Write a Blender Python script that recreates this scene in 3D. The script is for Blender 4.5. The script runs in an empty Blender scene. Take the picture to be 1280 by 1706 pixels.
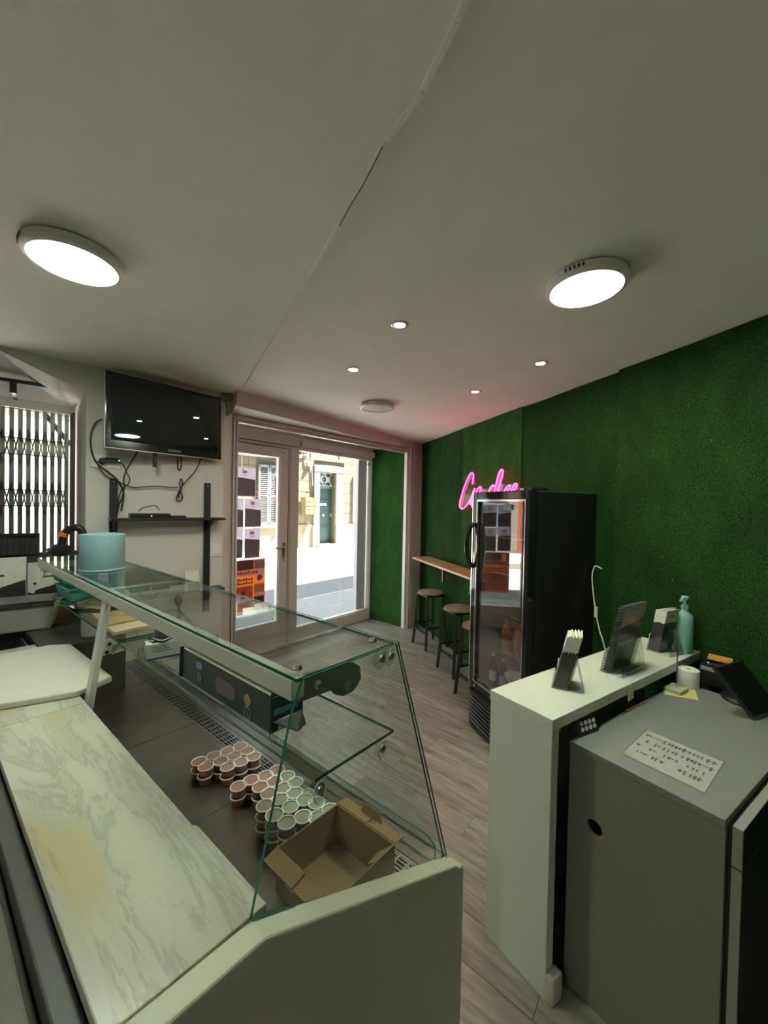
import bpy, bmesh, math, random
from mathutils import Vector as V, Matrix
random.seed(7)
S = bpy.context.scene
C = S.collection
R = math.radians
# ------------------------------------------------------------------ camera
FPX, PITCH, ROLL, EYE = 629.5, -0.01673, 0.02022, 1.75
RT = V((math.cos(ROLL), -math.sin(ROLL)*math.sin(PITCH), math.sin(ROLL)*math.cos(PITCH)))
UP = V((-math.sin(ROLL), -math.cos(ROLL)*math.sin(PITCH), math.cos(ROLL)*math.cos(PITCH)))
FW = V((0, math.cos(PITCH), math.sin(PITCH)))
O = V((0, 0, EYE))
cam = bpy.data.objects.new('camera', bpy.data.cameras.new('camera')); C.objects.link(cam)
cam.data.sensor_fit = 'HORIZONTAL'; cam.data.sensor_width = 36
cam.data.lens = FPX/1280*36; cam.data.clip_start = 0.02
cam.matrix_world = Matrix(((RT.x, UP.x, -FW.x, 0), (RT.y, UP.y, -FW.y, 0), (RT.z, UP.z, -FW.z, EYE), (0, 0, 0, 1)))
S.camera = cam
# ------------------------------------------------------------------ light + exposure
S.view_settings.view_transform = 'Standard'; S.view_settings.look = 'None'
S.view_settings.gamma = 1; S.view_settings.use_curve_mapping = False
S.view_settings.exposure = 0.22
LAMP, SPOT, NEON, SUN, SKY = 86, 480, 15, 115, 3.8
w = bpy.data.worlds.new('sky'); S.world = w; w.use_nodes = True
w.node_tree.nodes['Background'].inputs[0].default_value = (0.80, 0.90, 1.0, 1)
w.node_tree.nodes['Background'].inputs[1].default_value = SKY
sun = bpy.data.objects.new('sun', bpy.data.lights.new('sun', 'SUN')); C.objects.link(sun)
sun.data.energy = SUN; sun.data.angle = R(0.6); sun.data.color = (1, .95, .84)
sun.rotation_euler = V((-0.15*.743-.25*.669, .15*.669-.25*.743, -0.55)).to_track_quat('-Z', 'Y').to_euler()
sun.location = (6, 0, 9)

# ------------------------------------------------------------------ helpers
def hd(a): return V((math.sin(R(a)), math.cos(R(a)), 0))         # horizontal direction, degrees from +Y
def ray(x, y): return FW + RT*((x-640)/FPX) - UP*((y-853)/FPX)
def at(x, y, z):                                                  # where a sight line meets level z
    d = ray(x, y); return O + d*((z-EYE)/d.z)
def onw(x, y, pt, ang, off=0.0):                                  # where a sight line meets a vertical plane
    d = hd(ang); n = V((d.y, -d.x, 0)); r = ray(x, y)
    t = (n.dot(V((pt[0], pt[1], 0)))+off)/n.dot(r); return O + r*t

MATS = {}
def mat(name, col, rough=.5, metal=0., emit=0., noise=None, bump=None, spec=.5, coat=0., trans=0.):
    if name in MATS: return MATS[name]
    m = bpy.data.materials.new(name); m.use_nodes = True; nt = m.node_tree; b = nt.nodes['Principled BSDF']
    b.inputs['Base Color'].default_value = (*col, 1); b.inputs['Roughness'].default_value = rough
    b.inputs['Metallic'].default_value = metal; b.inputs['Specular IOR Level'].default_value = spec
    b.inputs['Coat Weight'].default_value = coat
    if emit: b.inputs['Emission Color'].default_value = (*col, 1); b.inputs['Emission Strength'].default_value = emit
    tc = nt.nodes.new('ShaderNodeTexCoord')
    if noise:
        sc, amt = noise
        n = nt.nodes.new('ShaderNodeTexNoise'); n.inputs['Scale'].default_value = sc; n.inputs['Detail'].default_value = 4
        nt.links.new(tc.outputs['Object'], n.inputs['Vector'])
        r = nt.nodes.new('ShaderNodeMapRange'); r.inputs[1].default_value = .3; r.inputs[2].default_value = .7
        r.inputs[3].default_value = 1-amt; r.inputs[4].default_value = 1+amt
        nt.links.new(n.outputs['Fac'], r.inputs[0])
        h = nt.nodes.new('ShaderNodeVectorMath'); h.operation = 'SCALE'; h.inputs[0].default_value = col
        nt.links.new(r.outputs[0], h.inputs['Scale']); nt.links.new(h.outputs[0], b.inputs['Base Color'])
    if bump:
        n = nt.nodes.new('ShaderNodeTexNoise'); n.inputs['Scale'].default_value = bump[0]; n.inputs['Detail'].default_value = 3
        nt.links.new(tc.outputs['Object'], n.inputs['Vector'])
        bp = nt.nodes.new('ShaderNodeBump'); bp.inputs['Strength'].default_value = bump[1]; bp.inputs['Distance'].default_value = .01
        nt.links.new(n.outputs['Fac'], bp.inputs['Height']); nt.links.new(bp.outputs[0], b.inputs['Normal'])
    if trans:
        t = nt.nodes.new('ShaderNodeBsdfTranslucent'); t.inputs[0].default_value = (*col, 1)
        mx = nt.nodes.new('ShaderNodeMixShader'); mx.inputs[0].default_value = trans
        out = nt.nodes['Material Output']
        nt.links.new(b.outputs[0], mx.inputs[1]); nt.links.new(t.outputs[0], mx.inputs[2]); nt.links.new(mx.outputs[0], out.inputs[0])
    MATS[name] = m; return m
def glass(name, tint=(1, 1, 1), ior=1.5, rough=0.0, frost=0.):
    m = bpy.data.materials.new(name); m.use_nodes = True; nt = m.node_tree; nt.nodes.remove(nt.nodes['Principled BSDF'])
    out = nt.nodes['Material Output']
    t = nt.nodes.new('ShaderNodeBsdfTransparent'); t.inputs[0].default_value = (*tint, 1)
    g = nt.nodes.new('ShaderNodeBsdfGlossy'); g.inputs['Roughness'].default_value = rough
    f = nt.nodes.new('ShaderNodeFresnel'); f.inputs[0].default_value = ior
    ge = nt.nodes.new('ShaderNodeNewGeometry'); im = nt.nodes.new('ShaderNodeMapRange')      # the node inverts the index on back faces: undo it
    im.inputs[3].default_value = ior; im.inputs[4].default_value = 1/ior
    nt.links.new(ge.outputs['Backfacing'], im.inputs[0]); nt.links.new(im.outputs[0], f.inputs[0])
    mx = nt.nodes.new('ShaderNodeMixShader')
    nt.links.new(f.outputs[0], mx.inputs[0]); nt.links.new(t.outputs[0], mx.inputs[1]); nt.links.new(g.outputs[0], mx.inputs[2])
    last = mx
    if frost:
        d = nt.nodes.new('ShaderNodeBsdfDiffuse'); d.inputs[0].default_value = (*tint, 1)
        m2 = nt.nodes.new('ShaderNodeMixShader'); m2.inputs[0].default_value = frost
        nt.links.new(mx.outputs[0], m2.inputs[1]); nt.links.new(d.outputs[0], m2.inputs[2]); last = m2
    nt.links.new(last.outputs[0], out.inputs[0]); MATS[name] = m; return m

class B:
    """collects shapes in world coordinates (or in the frame set with .fr) and links them as one mesh object"""
    def __init__(s, fr=None): s.v = []; s.f = []; s.m = []; s.fr = fr
    def P(s, p):
        p = V(p); return s.fr @ p if s.fr else p
    def add(s, vs, fs, m=0):
        k = len(s.v); s.v += [s.P(p) for p in vs]
        for f in fs: s.f.append([i+k for i in f]); s.m.append(m)
        return s
    def hexa(s, p, m=0):                     # 4 bottom corners ccw + 4 top
        return s.add(p, [(3, 2, 1, 0), (4, 5, 6, 7), (0, 1, 5, 4), (1, 2, 6, 5), (2, 3, 7, 6), (3, 0, 4, 7)], m)
    def box(s, a, b, m=0):
        (x0, y0, z0), (x1, y1, z1) = a, b
        return s.hexa([(x0, y0, z0), (x1, y0, z0), (x1, y1, z0), (x0, y1, z0), (x0, y0, z1), (x1, y0, z1), (x1, y1, z1), (x0, y1, z1)], m)
    def ext(s, pts, d, m=0, cap=True):         # polygon of 3D points pushed along vector d
        n = len(pts); d = V(d); q = [V(p) for p in pts]+[V(p)+d for p in pts]
        fs = [(i, (i+1) % n, n+(i+1) % n, n+i) for i in range(n)]
        if cap: fs += [tuple(range(n-1, -1, -1)), tuple(range(n, 2*n))]
        return s.add(q, fs, m)
    def prism(s, pts, z0, z1, m=0): return s.ext([(p[0], p[1], z0) for p in pts], (0, 0, z1-z0), m)
    def tube(s, pts, r, n=8, m=0, closed=False, flat=None):
        pts = [V(p) for p in pts]; L = len(pts); rs = r if isinstance(r, (list, tuple)) else [r]*L
        rings = []; prev = None
        for i, p in enumerate(pts):
            t = (pts[(i+1) % L]-pts[i-1]) if closed or 0 < i < L-1 else (pts[1]-pts[0] if i == 0 else pts[-1]-pts[-2])
            t.normalize()
            if prev is None:
                a = V((0, 0, 1)) if abs(t.z) < .9 else V((1, 0, 0)); x = t.cross(a).normalized()
            else: x = (prev - t*prev.dot(t)).normalized()
            prev = x; y = t.cross(x)
            rings.append([p + (x*math.cos(2*math.pi*(j+.5)/n)+y*math.sin(2*math.pi*(j+.5)/n))*rs[i] for j in range(n)])
        vs = [q for g in rings for q in g]; fs = []
        for i in range(L if closed else L-1):
            a, b = i*n, ((i+1) % L)*n
            fs += [(a+j, a+(j+1) % n, b+(j+1) % n, b+j) for j in range(n)]
        if not closed: fs += [tuple(range(n-1, -1, -1)), tuple((L-1)*n+j for j in range(n))]
        return s.add(vs, fs, m)
    def lathe(s, prof, c=(0, 0, 0), n=20, m=0, ax=None, cap0=True, cap1=True):  # prof: (radius, height)
        c = V(c); ax = V(ax).normalized() if ax else V((0, 0, 1))
        q = V((0, 0, 1)).rotation_difference(ax)
        vs = [c + q @ V((r*math.cos(2*math.pi*j/n), r*math.sin(2*math.pi*j/n), h)) for r, h in prof for j in range(n)]
        fs = [(i*n+j, i*n+(j+1) % n, (i+1)*n+(j+1) % n, (i+1)*n+j) for i in range(len(prof)-1) for j in range(n)]
        if cap0: fs.append(tuple(range(n-1, -1, -1)))
        if cap1: fs.append(tuple((len(prof)-1)*n+j for j in range(n)))
        return s.add(vs, fs, m)
    def bar(s, p, q, w, h, m=0, up=(0, 0, 1)):  # rectangular bar from p to q
        p, q = V(p), V(q); t = (q-p).normalized(); u = V(up); x = t.cross(u)
        if x.length < 1e-4: x = t.cross(V((1, 0, 0)))
        x.normalize(); y = x.cross(t).normalized(); x = x*(w/2); y = y*(h/2)
        return s.hexa([p-x-y, p+x-y, q+x-y, q-x-y, p-x+y, p+x+y, q+x+y, q-x+y], m)
    def done(s, name, mats, parent=None, bevel=0., smooth=False, seg=2, uvs=False):
        me = bpy.data.meshes.new(name)
        if parent is not None: inv = WM(parent).inverted(); loc = None
        else:
            xs = [p.x for p in s.v]; ys = [p.y for p in s.v]; zs = [p.z for p in s.v]
            loc = V(((min(xs)+max(xs))/2, (min(ys)+max(ys))/2, min(zs))); inv = Matrix.Translation(-loc)
        me.from_pydata([inv @ p for p in s.v], [], s.f)
        for m in (mats if isinstance(mats, (list, tuple)) else [mats]): me.materials.append(m)
        for p, k in zip(me.polygons, s.m): p.material_index = k
        bm = bmesh.new(); bm.from_mesh(me)
        bmesh.ops.recalc_face_normals(bm, faces=bm.faces)
        if bevel:
            es = [e for e in bm.edges if e.is_manifold and e.calc_face_angle(0) > .6]
            bmesh.ops.bevel(bm, geom=es, offset=bevel, segments=seg, affect='EDGES', profile=.6, clamp_overlap=True)
        if smooth:
            for f in bm.faces: f.smooth = True
            for e in bm.edges:
                if e.is_manifold and e.calc_face_angle(0) > .7: e.smooth = False
        bm.to_mesh(me); bm.free()
        o = bpy.data.objects.new(name, me); C.objects.link(o)
        if parent is not None: o.parent = parent
        else: o.location = loc
        return o
def WM(o):
    m = Matrix.LocRotScale(o.location, o.rotation_euler, o.scale)
    return WM(o.parent) @ m if o.parent else m
def tag(o, label, cat, group=None):
    o['label'] = label; o['category'] = cat
    if group: o['group'] = group
    return o
def thing(name, loc, label, cat, group=None, rz=0.):
    o = bpy.data.objects.new(name, None); C.objects.link(o); o.location = loc; o.rotation_euler = (0, 0, rz); o.empty_display_size = .1
    return tag(o, label, cat, group)
def struct(o): o['kind'] = 'structure'; return o
KIDS = {}
def kids(o): return [c for c in C.objects if c.parent == o]
def dup(o, loc=None, rz=None, label=None, group=None, parent=None):
    c = o.copy(); C.objects.link(c)
    if parent is not None: c.parent = parent
    if loc is not None: c.location = loc
    if rz is not None: c.rotation_euler = (0, 0, rz)
    if label: c['label'] = label
    if group: c['group'] = group
    for ch in kids(o): dup(ch, parent=c)
    return c
def text(s, size, fr, m, name, parent, extrude=.0006):
    cu = bpy.data.curves.new(name, 'FONT'); cu.body = s; cu.size = size; cu.extrude = extrude; cu.align_x = 'CENTER'; cu.align_y = 'CENTER'
    o = bpy.data.objects.new(name, cu); C.objects.link(o); bpy.context.view_layer.update()
    me = bpy.data.meshes.new_from_object(o.evaluated_get(bpy.context.evaluated_depsgraph_get()))
    bpy.data.objects.remove(o); bpy.data.curves.remove(cu)
    me.transform(WM(parent).inverted() @ fr); me.materials.clear(); me.materials.append(m)
    r = bpy.data.objects.new(name, me); C.objects.link(r); r.parent = parent; return r
def frame(o, x, y, z=None):               # local axes -> world
    x = V(x).normalized(); y = V(y).normalized(); z = V(z).normalized() if z is not None else x.cross(y).normalized(); o = V(o)
    return Matrix(((x.x, y.x, z.x, o.x), (x.y, y.y, z.y, o.y), (x.z, y.z, z.z, o.z), (0, 0, 0, 1)))

# ------------------------------------------------------------------ materials
WALL = mat('wall_paint', (.67, .645, .61), .7, noise=(3, .05), bump=(60, .08))
CEIL = mat('ceiling_paint', (.91, .91, .83), .75, noise=(2.2, .035), bump=(45, .10))
PVC = mat('white_frame', (.66, .63, .60), .35)
TRIM = mat('white_trim', (.80, .79, .76), .4)
ALU = mat('cream_metal', (.62, .64, .56), .35)
STEEL = mat('steel', (.55, .55, .54), .28, 1.)
DSTEEL = mat('dark_steel_deck', (.30, .28, .265), .3, .9, noise=(9, .15), bump=(30, .03))
CHROME = mat('chrome', (.8, .8, .8), .12, 1.)
BLACK = mat('black_plastic', (.012, .012, .013), .4)
BLACKM = mat('black_metal', (.018, .018, .02), .45)
BLACKG = mat('black_gloss', (.008, .009, .011), .06)
DARK = mat('dark_grey', (.05, .05, .048), .6)
WHITE = mat('white_gloss_laminate', (.67, .705, .60), .18)
WHITEM = mat('white_plain', (.75, .75, .70), .5)
GREYD = mat('grey_laminate', (.235, .245, .222), .42, noise=(40, .05))
GREYP = mat('cabinet_green_grey', (.42, .43, .34), .5)
CREAMP = mat('cream_panel', (.50, .52, .385), .42, noise=(6, .03))
WOOD = mat('bar_wood', (.55, .34, .17), .35, noise=(18, .15))
SEATW = mat('stool_wood', (.33, .25, .18), .5, noise=(14, .2))
CARD = mat('cardboard', (.27, .185, .09), .8, noise=(12, .08))
CARDB = mat('brown_board', (.25, .15, .06), .8)
PAPER = mat('paper', (.80, .80, .72), .7, noise=(30, .05))
CLEAR = glass('clear_glass', (.95, .975, .96), 1.45)
FRONTG = glass('front_glass', (.95, .975, .96), 1.22)
TOPG = glass('top_glass', (.92, .96, .935), 1.85)
WGLASS = glass('window_glass', (.96, .98, .97), 1.5)
EDGE = mat('green_glass_edge', (.015, .13, .085), .15)
FGLASS = glass('coated_fridge_glass', (.86, .86, .84), 2.1)
ACRYL = glass('clear_acrylic', (.90, .92, .90), 1.6)
ACRE = mat('acrylic_edge', (.62, .66, .62), .2)
FROST = glass('frosted_plastic', (.72, .72, .68), 1.4, .3, .55)
TUBG = glass('teal_plastic', (.25, .62, .58), 1.45, .15, .35)
REDS = mat('red_sauce', (.48, .10, .06), .4)
ORANGES = mat('orange_red_sauce', (.45, .075, .02), .4)
PALES = mat('pale_sauce', (.36, .39, .25), .4)
GREENS = mat('green_sauce', (.26, .42, .12), .4)
CUPP = glass('cup_plastic', (.86, .86, .82), 1.45, .12, .10)
LIDP = glass('lid_plastic', (.84, .84, .80), 1.5, .15, .22)
LIDR = mat('lid_rim', (.86, .86, .80), .3)
LAMPD = mat('lamp_diffuser', (.90, 1., .85), .4, emit=LAMP)
SPOTD = mat('spot_lens', (1., .78, .48), .4, emit=SPOT)
OFFD = mat('lamp_diffuser_off', (.75, .75, .73), .4)
PINK = mat('pink_neon', (1., .025, .21), .4, emit=NEON)
RED = mat('red_print', (.72, .06, .04), .5)

def turf(name, k):
    m = bpy.data.materials.new(name); m.use_nodes = True; nt = m.node_tree; b = nt.nodes['Principled BSDF']
    b.inputs['Roughness'].default_value = .85; b.inputs['Specular IOR Level'].default_value = .15
    tc = nt.nodes.new('ShaderNodeTexCoord'); mp = nt.nodes.new('ShaderNodeMapping'); mp.inputs['Scale'].default_value = (1, 1, .45)
    nt.links.new(tc.outputs['Object'], mp.inputs[0])
    n = nt.nodes.new('ShaderNodeTexNoise'); n.inputs['Scale'].default_value = 230; n.inputs['Detail'].default_value = 2
    n2 = nt.nodes.new('ShaderNodeTexNoise'); n2.inputs['Scale'].default_value = 7; n2.inputs['Detail'].default_value = 5
    n3 = nt.nodes.new('ShaderNodeTexNoise'); n3.inputs['Scale'].default_value = 75; n3.inputs['Detail'].default_value = 0
    for q in (n, n2, n3): nt.links.new(mp.outputs[0], q.inputs['Vector'])
    r = nt.nodes.new('ShaderNodeValToRGB'); e = r.color_ramp.elements
    e[0].position = .3; e[0].color = (.004*k, .022*k, .003*k, 1); e[1].position = .72; e[1].color = (.034*k, .125*k, .022*k, 1)
    nt.links.new(n.outputs['Fac'], r.inputs[0])
    mr = nt.nodes.new('ShaderNodeMapRange'); mr.inputs[1].default_value = .35; mr.inputs[2].default_value = .65; mr.inputs[3].default_value = .82; mr.inputs[4].default_value = 1.2
    nt.links.new(n2.outputs['Fac'], mr.inputs[0])
    sc = nt.nodes.new('ShaderNodeVectorMath'); sc.operation = 'SCALE'
    nt.links.new(r.outputs[0], sc.inputs[0]); nt.links.new(mr.outputs[0], sc.inputs['Scale'])
    sp = nt.nodes.new('ShaderNodeMapRange'); sp.inputs[1].default_value = .84; sp.inputs[2].default_value = .88
    nt.links.new(n3.outputs['Fac'], sp.inputs[0])
    mx = nt.nodes.new('ShaderNodeMix'); mx.data_type = 'RGBA'; mx.inputs['B'].default_value = (.09, .17, .06, 1)
    nt.links.new(sp.outputs[0], mx.inputs['Factor']); nt.links.new(sc.outputs[0], mx.inputs['A']); nt.links.new(mx.outputs['Result'], b.inputs['Base Color'])
    bp = nt.nodes.new('ShaderNodeBump'); bp.inputs['Strength'].default_value = .7; bp.inputs['Distance'].default_value = .012
    nt.links.new(n.outputs['Fac'], bp.inputs['Height']); nt.links.new(bp.outputs[0], b.inputs['Normal'])
    return m
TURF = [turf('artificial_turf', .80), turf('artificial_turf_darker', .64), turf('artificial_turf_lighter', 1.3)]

def plankmat():
    m = bpy.data.materials.new('grey_oak_plank'); m.use_nodes = True; nt = m.node_tree; b = nt.nodes['Principled BSDF']
    b.inputs['Roughness'].default_value = .36
    tc = nt.nodes.new('ShaderNodeTexCoord'); oi = nt.nodes.new('ShaderNodeObjectInfo')
    off = nt.nodes.new('ShaderNodeVectorMath'); off.operation = 'SCALE'; off.inputs[0].default_value = (37, 19, 5)
    nt.links.new(oi.outputs['Random'], off.inputs['Scale'])
    ad = nt.nodes.new('ShaderNodeVectorMath'); nt.links.new(tc.outputs['Object'], ad.inputs[0]); nt.links.new(off.outputs[0], ad.inputs[1])
    mp = nt.nodes.new('ShaderNodeMapping'); mp.inputs['Scale'].default_value = (1.6, 16, 1); nt.links.new(ad.outputs[0], mp.inputs[0])
    n = nt.nodes.new('ShaderNodeTexNoise'); n.inputs['Scale'].default_value = 1.6; n.inputs['Detail'].default_value = 7; n.inputs['Roughness'].default_value = .66; n.inputs['Distortion'].default_value = .7
    nt.links.new(mp.outputs[0], n.inputs['Vector'])
    r = nt.nodes.new('ShaderNodeValToRGB'); e = r.color_ramp.elements
    e[0].position = .32; e[0].color = (.155, .14, .122, 1); e[1].position = .68; e[1].color = (.43, .39, .34, 1)
    k = r.color_ramp.elements.new(.5); k.color = (.305, .275, .24, 1)
    nt.links.new(n.outputs['Fac'], r.inputs[0])
    mr = nt.nodes.new('ShaderNodeMapRange'); mr.inputs[3].default_value = .82; mr.inputs[4].default_value = 1.12
    nt.links.new(oi.outputs['Random'], mr.inputs[0])
    sc = nt.nodes.new('ShaderNodeVectorMath'); sc.operation = 'SCALE'
    nt.links.new(r.outputs[0], sc.inputs[0]); nt.links.new(mr.outputs[0], sc.inputs['Scale']); nt.links.new(sc.outputs[0], b.inputs['Base Color'])
    bp = nt.nodes.new('ShaderNodeBump'); bp.inputs['Strength'].default_value = .15; bp.inputs['Distance'].default_value = .003
    nt.links.new(n.outputs['Fac'], bp.inputs['Height']); nt.links.new(bp.outputs[0], b.inputs['Normal'])
    return m
PLANK = plankmat()

def marblemat():
    m = bpy.data.materials.new('veined_marble'); m.use_nodes = True; nt = m.node_tree; b = nt.nodes['Principled BSDF']
    b.inputs['Roughness'].default_value = .3
    tc = nt.nodes.new('ShaderNodeTexCoord')
    mp = nt.nodes.new('ShaderNodeMapping'); mp.inputs['Rotation'].default_value = (0, 0, R(38)); nt.links.new(tc.outputs['Object'], mp.inputs[0])
    mp2 = nt.nodes.new('ShaderNodeMapping'); mp2.inputs['Scale'].default_value = (.75, 4.6, 1); nt.links.new(mp.outputs[0], mp2.inputs[0])
    def noise(sc, det, rough, dist, src):
        n = nt.nodes.new('ShaderNodeTexNoise'); n.inputs['Scale'].default_value = sc; n.inputs['Detail'].default_value = det
        n.inputs['Roughness'].default_value = rough; n.inputs['Distortion'].default_value = dist
        nt.links.new(src.outputs[0], n.inputs['Vector']); return n
    def rng(src, a, b_, lo=0., hi=1.):
        r = nt.nodes.new('ShaderNodeMapRange'); r.interpolation_type = 'SMOOTHSTEP'
        for i, x in enumerate((a, b_, lo, hi)): r.inputs[i+1].default_value = x
        nt.links.new(src, r.inputs[0]); return r.outputs[0]
    def mix(fac, a, bcol):
        x = nt.nodes.new('ShaderNodeMix'); x.data_type = 'RGBA'; nt.links.new(fac, x.inputs['Factor'])
        if hasattr(a, 'node'): nt.links.new(a, x.inputs['A'])
        else: x.inputs['A'].default_value = (*a, 1)
        x.inputs['B'].default_value = (*bcol, 1); return x.outputs['Result']
    n1 = noise(2.0, 6, .6, .4, mp2); n2 = noise(1.5, 4, .55, .4, mp2); n3 = noise(1.9, 8, .66, .55, mp2); n4 = noise(5, 6, .6, .6, mp2)
    c = mix(rng(n1.outputs['Fac'], .35, .7), (.55, .555, .43), (.42, .445, .345))
    c = mix(rng(n2.outputs['Fac'], .50, .70, 0, .8), c, (.50, .41, .19))
    ab = nt.nodes.new('ShaderNodeMath'); ab.operation = 'SUBTRACT'; ab.inputs[1].default_value = .5; nt.links.new(n3.outputs['Fac'], ab.inputs[0])
    a2 = nt.nodes.new('ShaderNodeMath'); a2.operation = 'ABSOLUTE'; nt.links.new(ab.outputs[0], a2.inputs[0])
    c = mix(rng(a2.outputs[0], .035, .0, 0, .38), c, (.21, .222, .175))
    c = mix(rng(n4.outputs['Fac'], .68, .80, 0, .6), c, (.155, .163, .14))
    nt.links.new(c, b.inputs['Base Color']); return m
MARBLE = marblemat()

# ------------------------------------------------------------------ plan of the room
RWP, RWA = (.63, 5.43), -17.7                       # green wall on the right
WD = hd(RWA); WN = V((WD.y, -WD.x, 0))               # along the wall, and towards its outside
def rw(d, off=0.): return V((RWP[0], RWP[1], 0)) + WD*d + WN*off
W0, FA = V((-.181, 5.833, 0)), 42.                   # window line and facade direction
FD = hd(FA); FN = V((-FD.y, FD.x, 0))                # along the facade, and out to the street
I0 = V((.344, 5.405, 0))                             # inner edge of the reveal, right side
TVP, TA = V((-2.014, 2.547, 0)), 47.9                # wall with the television
TD = hd(TA); TN = V((-TD.y, TD.x, 0))
def ontv(x, y, off=0.): return onw(x, y, TVP + TN*off, TA)
def onwin(x, y, off=0.): return onw(x, y, W0 + FN*off, FA)
def onfac(x, y, off=0.): return onw(x, y, I0 + FN*off, FA)
def onrw(x, y, off=0.): return onw(x, y, rw(0, off), RWA)
HC, HL = 2.68, 2.655                                 # ceiling right / left of the seam
tvB = TVP + TD*.905
def P2(p): return (p.x, p.y)

# floor with single planks
fl = B().box((-6.2, -4.2, -.06), (5.2, 4.0, -.012)).prism([(-2.9, 4.0), (4.8, 4.0), (2, 6.6), (.5, 6.4), (-.19, 5.9), (-1.98, 3.93)], -.06, -.012)
floor = struct(fl.done('floor', mat('floor_underlay', (.04, .035, .03), .9)))
pd = hd(-51); pn = V((pd.y, -pd.x, 0))
PW, PLN = .168, 1.29
def plank(fr_len):
    b = B(); b.box((0, .0012, -.010), (fr_len-.0015, PW-.0012, 0)); return b
pm = None; rows = range(-11, 30)
fi = WM(floor).inverted()
def inroom(p):
    if p.y < -1.7 or WN.dot(p-V((RWP[0], RWP[1], 0))) > .05 or p.x < -2.8: return False
    if FN.dot(p-W0) > .0: return False
    if p.x < -1.2 and TN.dot(p-TVP) > .1: return False
    return True
ang = math.atan2(pd.y, pd.x)
for i in rows:
    n0 = 1.156 + (i-6)*PW
    j0 = (i*.47 % 1)*PLN
    for j in range(-3, 5):
        base = pn*n0 + pd*(j*PLN+j0)
        # the plank runs along pd; its width lies along -(normal) -> keep a right-handed frame
        pts = [base+pd*(PLN*t)+pn*(PW*.5) for t in (0, .25, .5, .75, 1)]
        if not any(inroom(p) for p in pts): continue
        t1 = PLN
        if FN.dot(base+pd*PLN-W0) > -.05:
            ts = [t for t in [PLN*k/40 for k in range(41)] if FN.dot(base+pd*t-W0) < -.002 and FN.dot(base+pd*t+pn*PW-W0) < -.002]
            if not ts: continue
            t1 = max(ts)
            if t1 < .1: continue
        if pm is None or abs(t1-PLN) > 1e-6:
            q = B(); q.fr = frame(base, pd, pn*1.0, V((0, 0, 1)))
            b = B(); b.box((0, .0012, -.011), (t1-.002, PW-.0012, 0))
            me = bpy.data.meshes.new('plank'); me.from_pydata(b.v, [], b.f); me.materials.append(PLANK)
            if abs(t1-PLN) < 1e-6: pm = me
        else: me = pm
        o = bpy.data.objects.new('plank', me); C.objects.link(o); o.parent = floor
        # mirrored width axis handled by rotating the plank and starting from its far side
        o.location = fi @ (base + (pn*PW if pd.cross(pn).z < 0 else V((0, 0, 0)))); o.rotation_euler = (0, 0, ang)

# ceilings
sA, sB = at(415, 630, HL), at(700, 150, HL); sd = (sB-sA).normalized()
s0 = sA - sd*.5; s1 = sA + sd*9
k0 = rw(.6, .1); k1 = rw(-10.2, .1)
struct(B().prism([P2(s0+V((-.1, 0, 0))), P2(s1+V((-.1, 0, 0))), P2(k1), P2(k0)], HC, HC+.12).done('ceiling', CEIL))
seam = [(415, 630), (470, 540), (500, 482), (535, 424), (580, 345), (640, 232), (700, 150), (758, 30), (785, -40)]
sp = [at(x, y, HL) for x, y in seam]
sp = [sA-sd*.22] + sp + [s1]
lp = [P2(p) for p in sp] + [(-6, -4.2), (-6, 1.2), P2(TVP-TD*2.6+TN*.9), P2(TVP+TN*.9), P2(tvB + TN*.25)]
struct(B().prism(lp, HL, HL+.15).done('ceiling', CEIL))

clg = [o for o in C.objects if o.name.startswith('ceiling')][-1]
rg = B()
for a_, b2 in zip(sp[:-2], sp[1:-1]): rg.bar(a_+V((.006, 0, -.002)), b2+V((.006, 0, -.002)), .016, .010)
rg.done('joint_ridge', CEIL, clg, bevel=.003)
rg = B(); ck = [at(x, y, HL-.008) for x, y in ((566, 376), (582, 346), (602, 314), (622, 276), (638, 244))]
rg.tube(ck, .0014, 5); rg.done('crack', mat('crack_grey', (.12, .115, .10), .9), clg)
# green wall + its turf strips
wr = struct(B().prism([P2(rw(.35)), P2(rw(-10)), P2(rw(-10, .2)), P2(rw(.35, .2))], -.05, 3.1).done('wall_right', WALL))
cuts = [.20, -1.03, -2.08, -3.06, -5.1, -7.1, -9.1]
for i in range(6):
    k = (0, 2, 1, 0, 1, 0)[i]; a, b_ = cuts[i], cuts[i+1]
    bb = B(); th = .016 + .007*(i % 2); e = .006
    top = HC-.004-.004*(i % 3)
    prof = []
    for s in range(9):                               # strips bulge a little and curl at their seams
        t = s/8; d = a+(b_-a)*t; lift = th + .004*math.sin(t*9+i) + (.008 if s in (0, 8) and i % 2 else 0)
        prof.append((d, -lift))
    poly = [P2(rw(d, o)) for d, o in prof] + [P2(rw(b_+.0, 0)), P2(rw(a, 0))]
    bb.prism(poly, 0.0, top); bb.done('turf_panel', TURF[k], wr)
# back walls behind the camera
struct(B().prism([(-6, -3.6), (5, -3.6), (5, -3.4), (-6, -3.4)], -.05, 3.0).done('wall_back', mat('white_wall', (.82, .80, .74), .7)))
struct(B().prism([(-4.4, -3.6), (-4.2, -3.6), (-4.2, 1.4), (-4.4, 1.4)], -.05, 3.0).done('wall_left', MATS['white_wall']))

# wall block with the television, between corner window and shop window
DEPTH = .62
recH = onw(123, 800, TVP + TN*DEPTH, TA)
tvblock = [TVP, tvB, V((-1.40, 3.47, 0)), W0-FD*2.62, W0-FD*2.62+FN*.25, recH+TN*.35, recH]
struct(B().prism([P2(p) for p in tvblock], -.05, 3.0).done('wall_front', WALL, bevel=.006))
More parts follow.
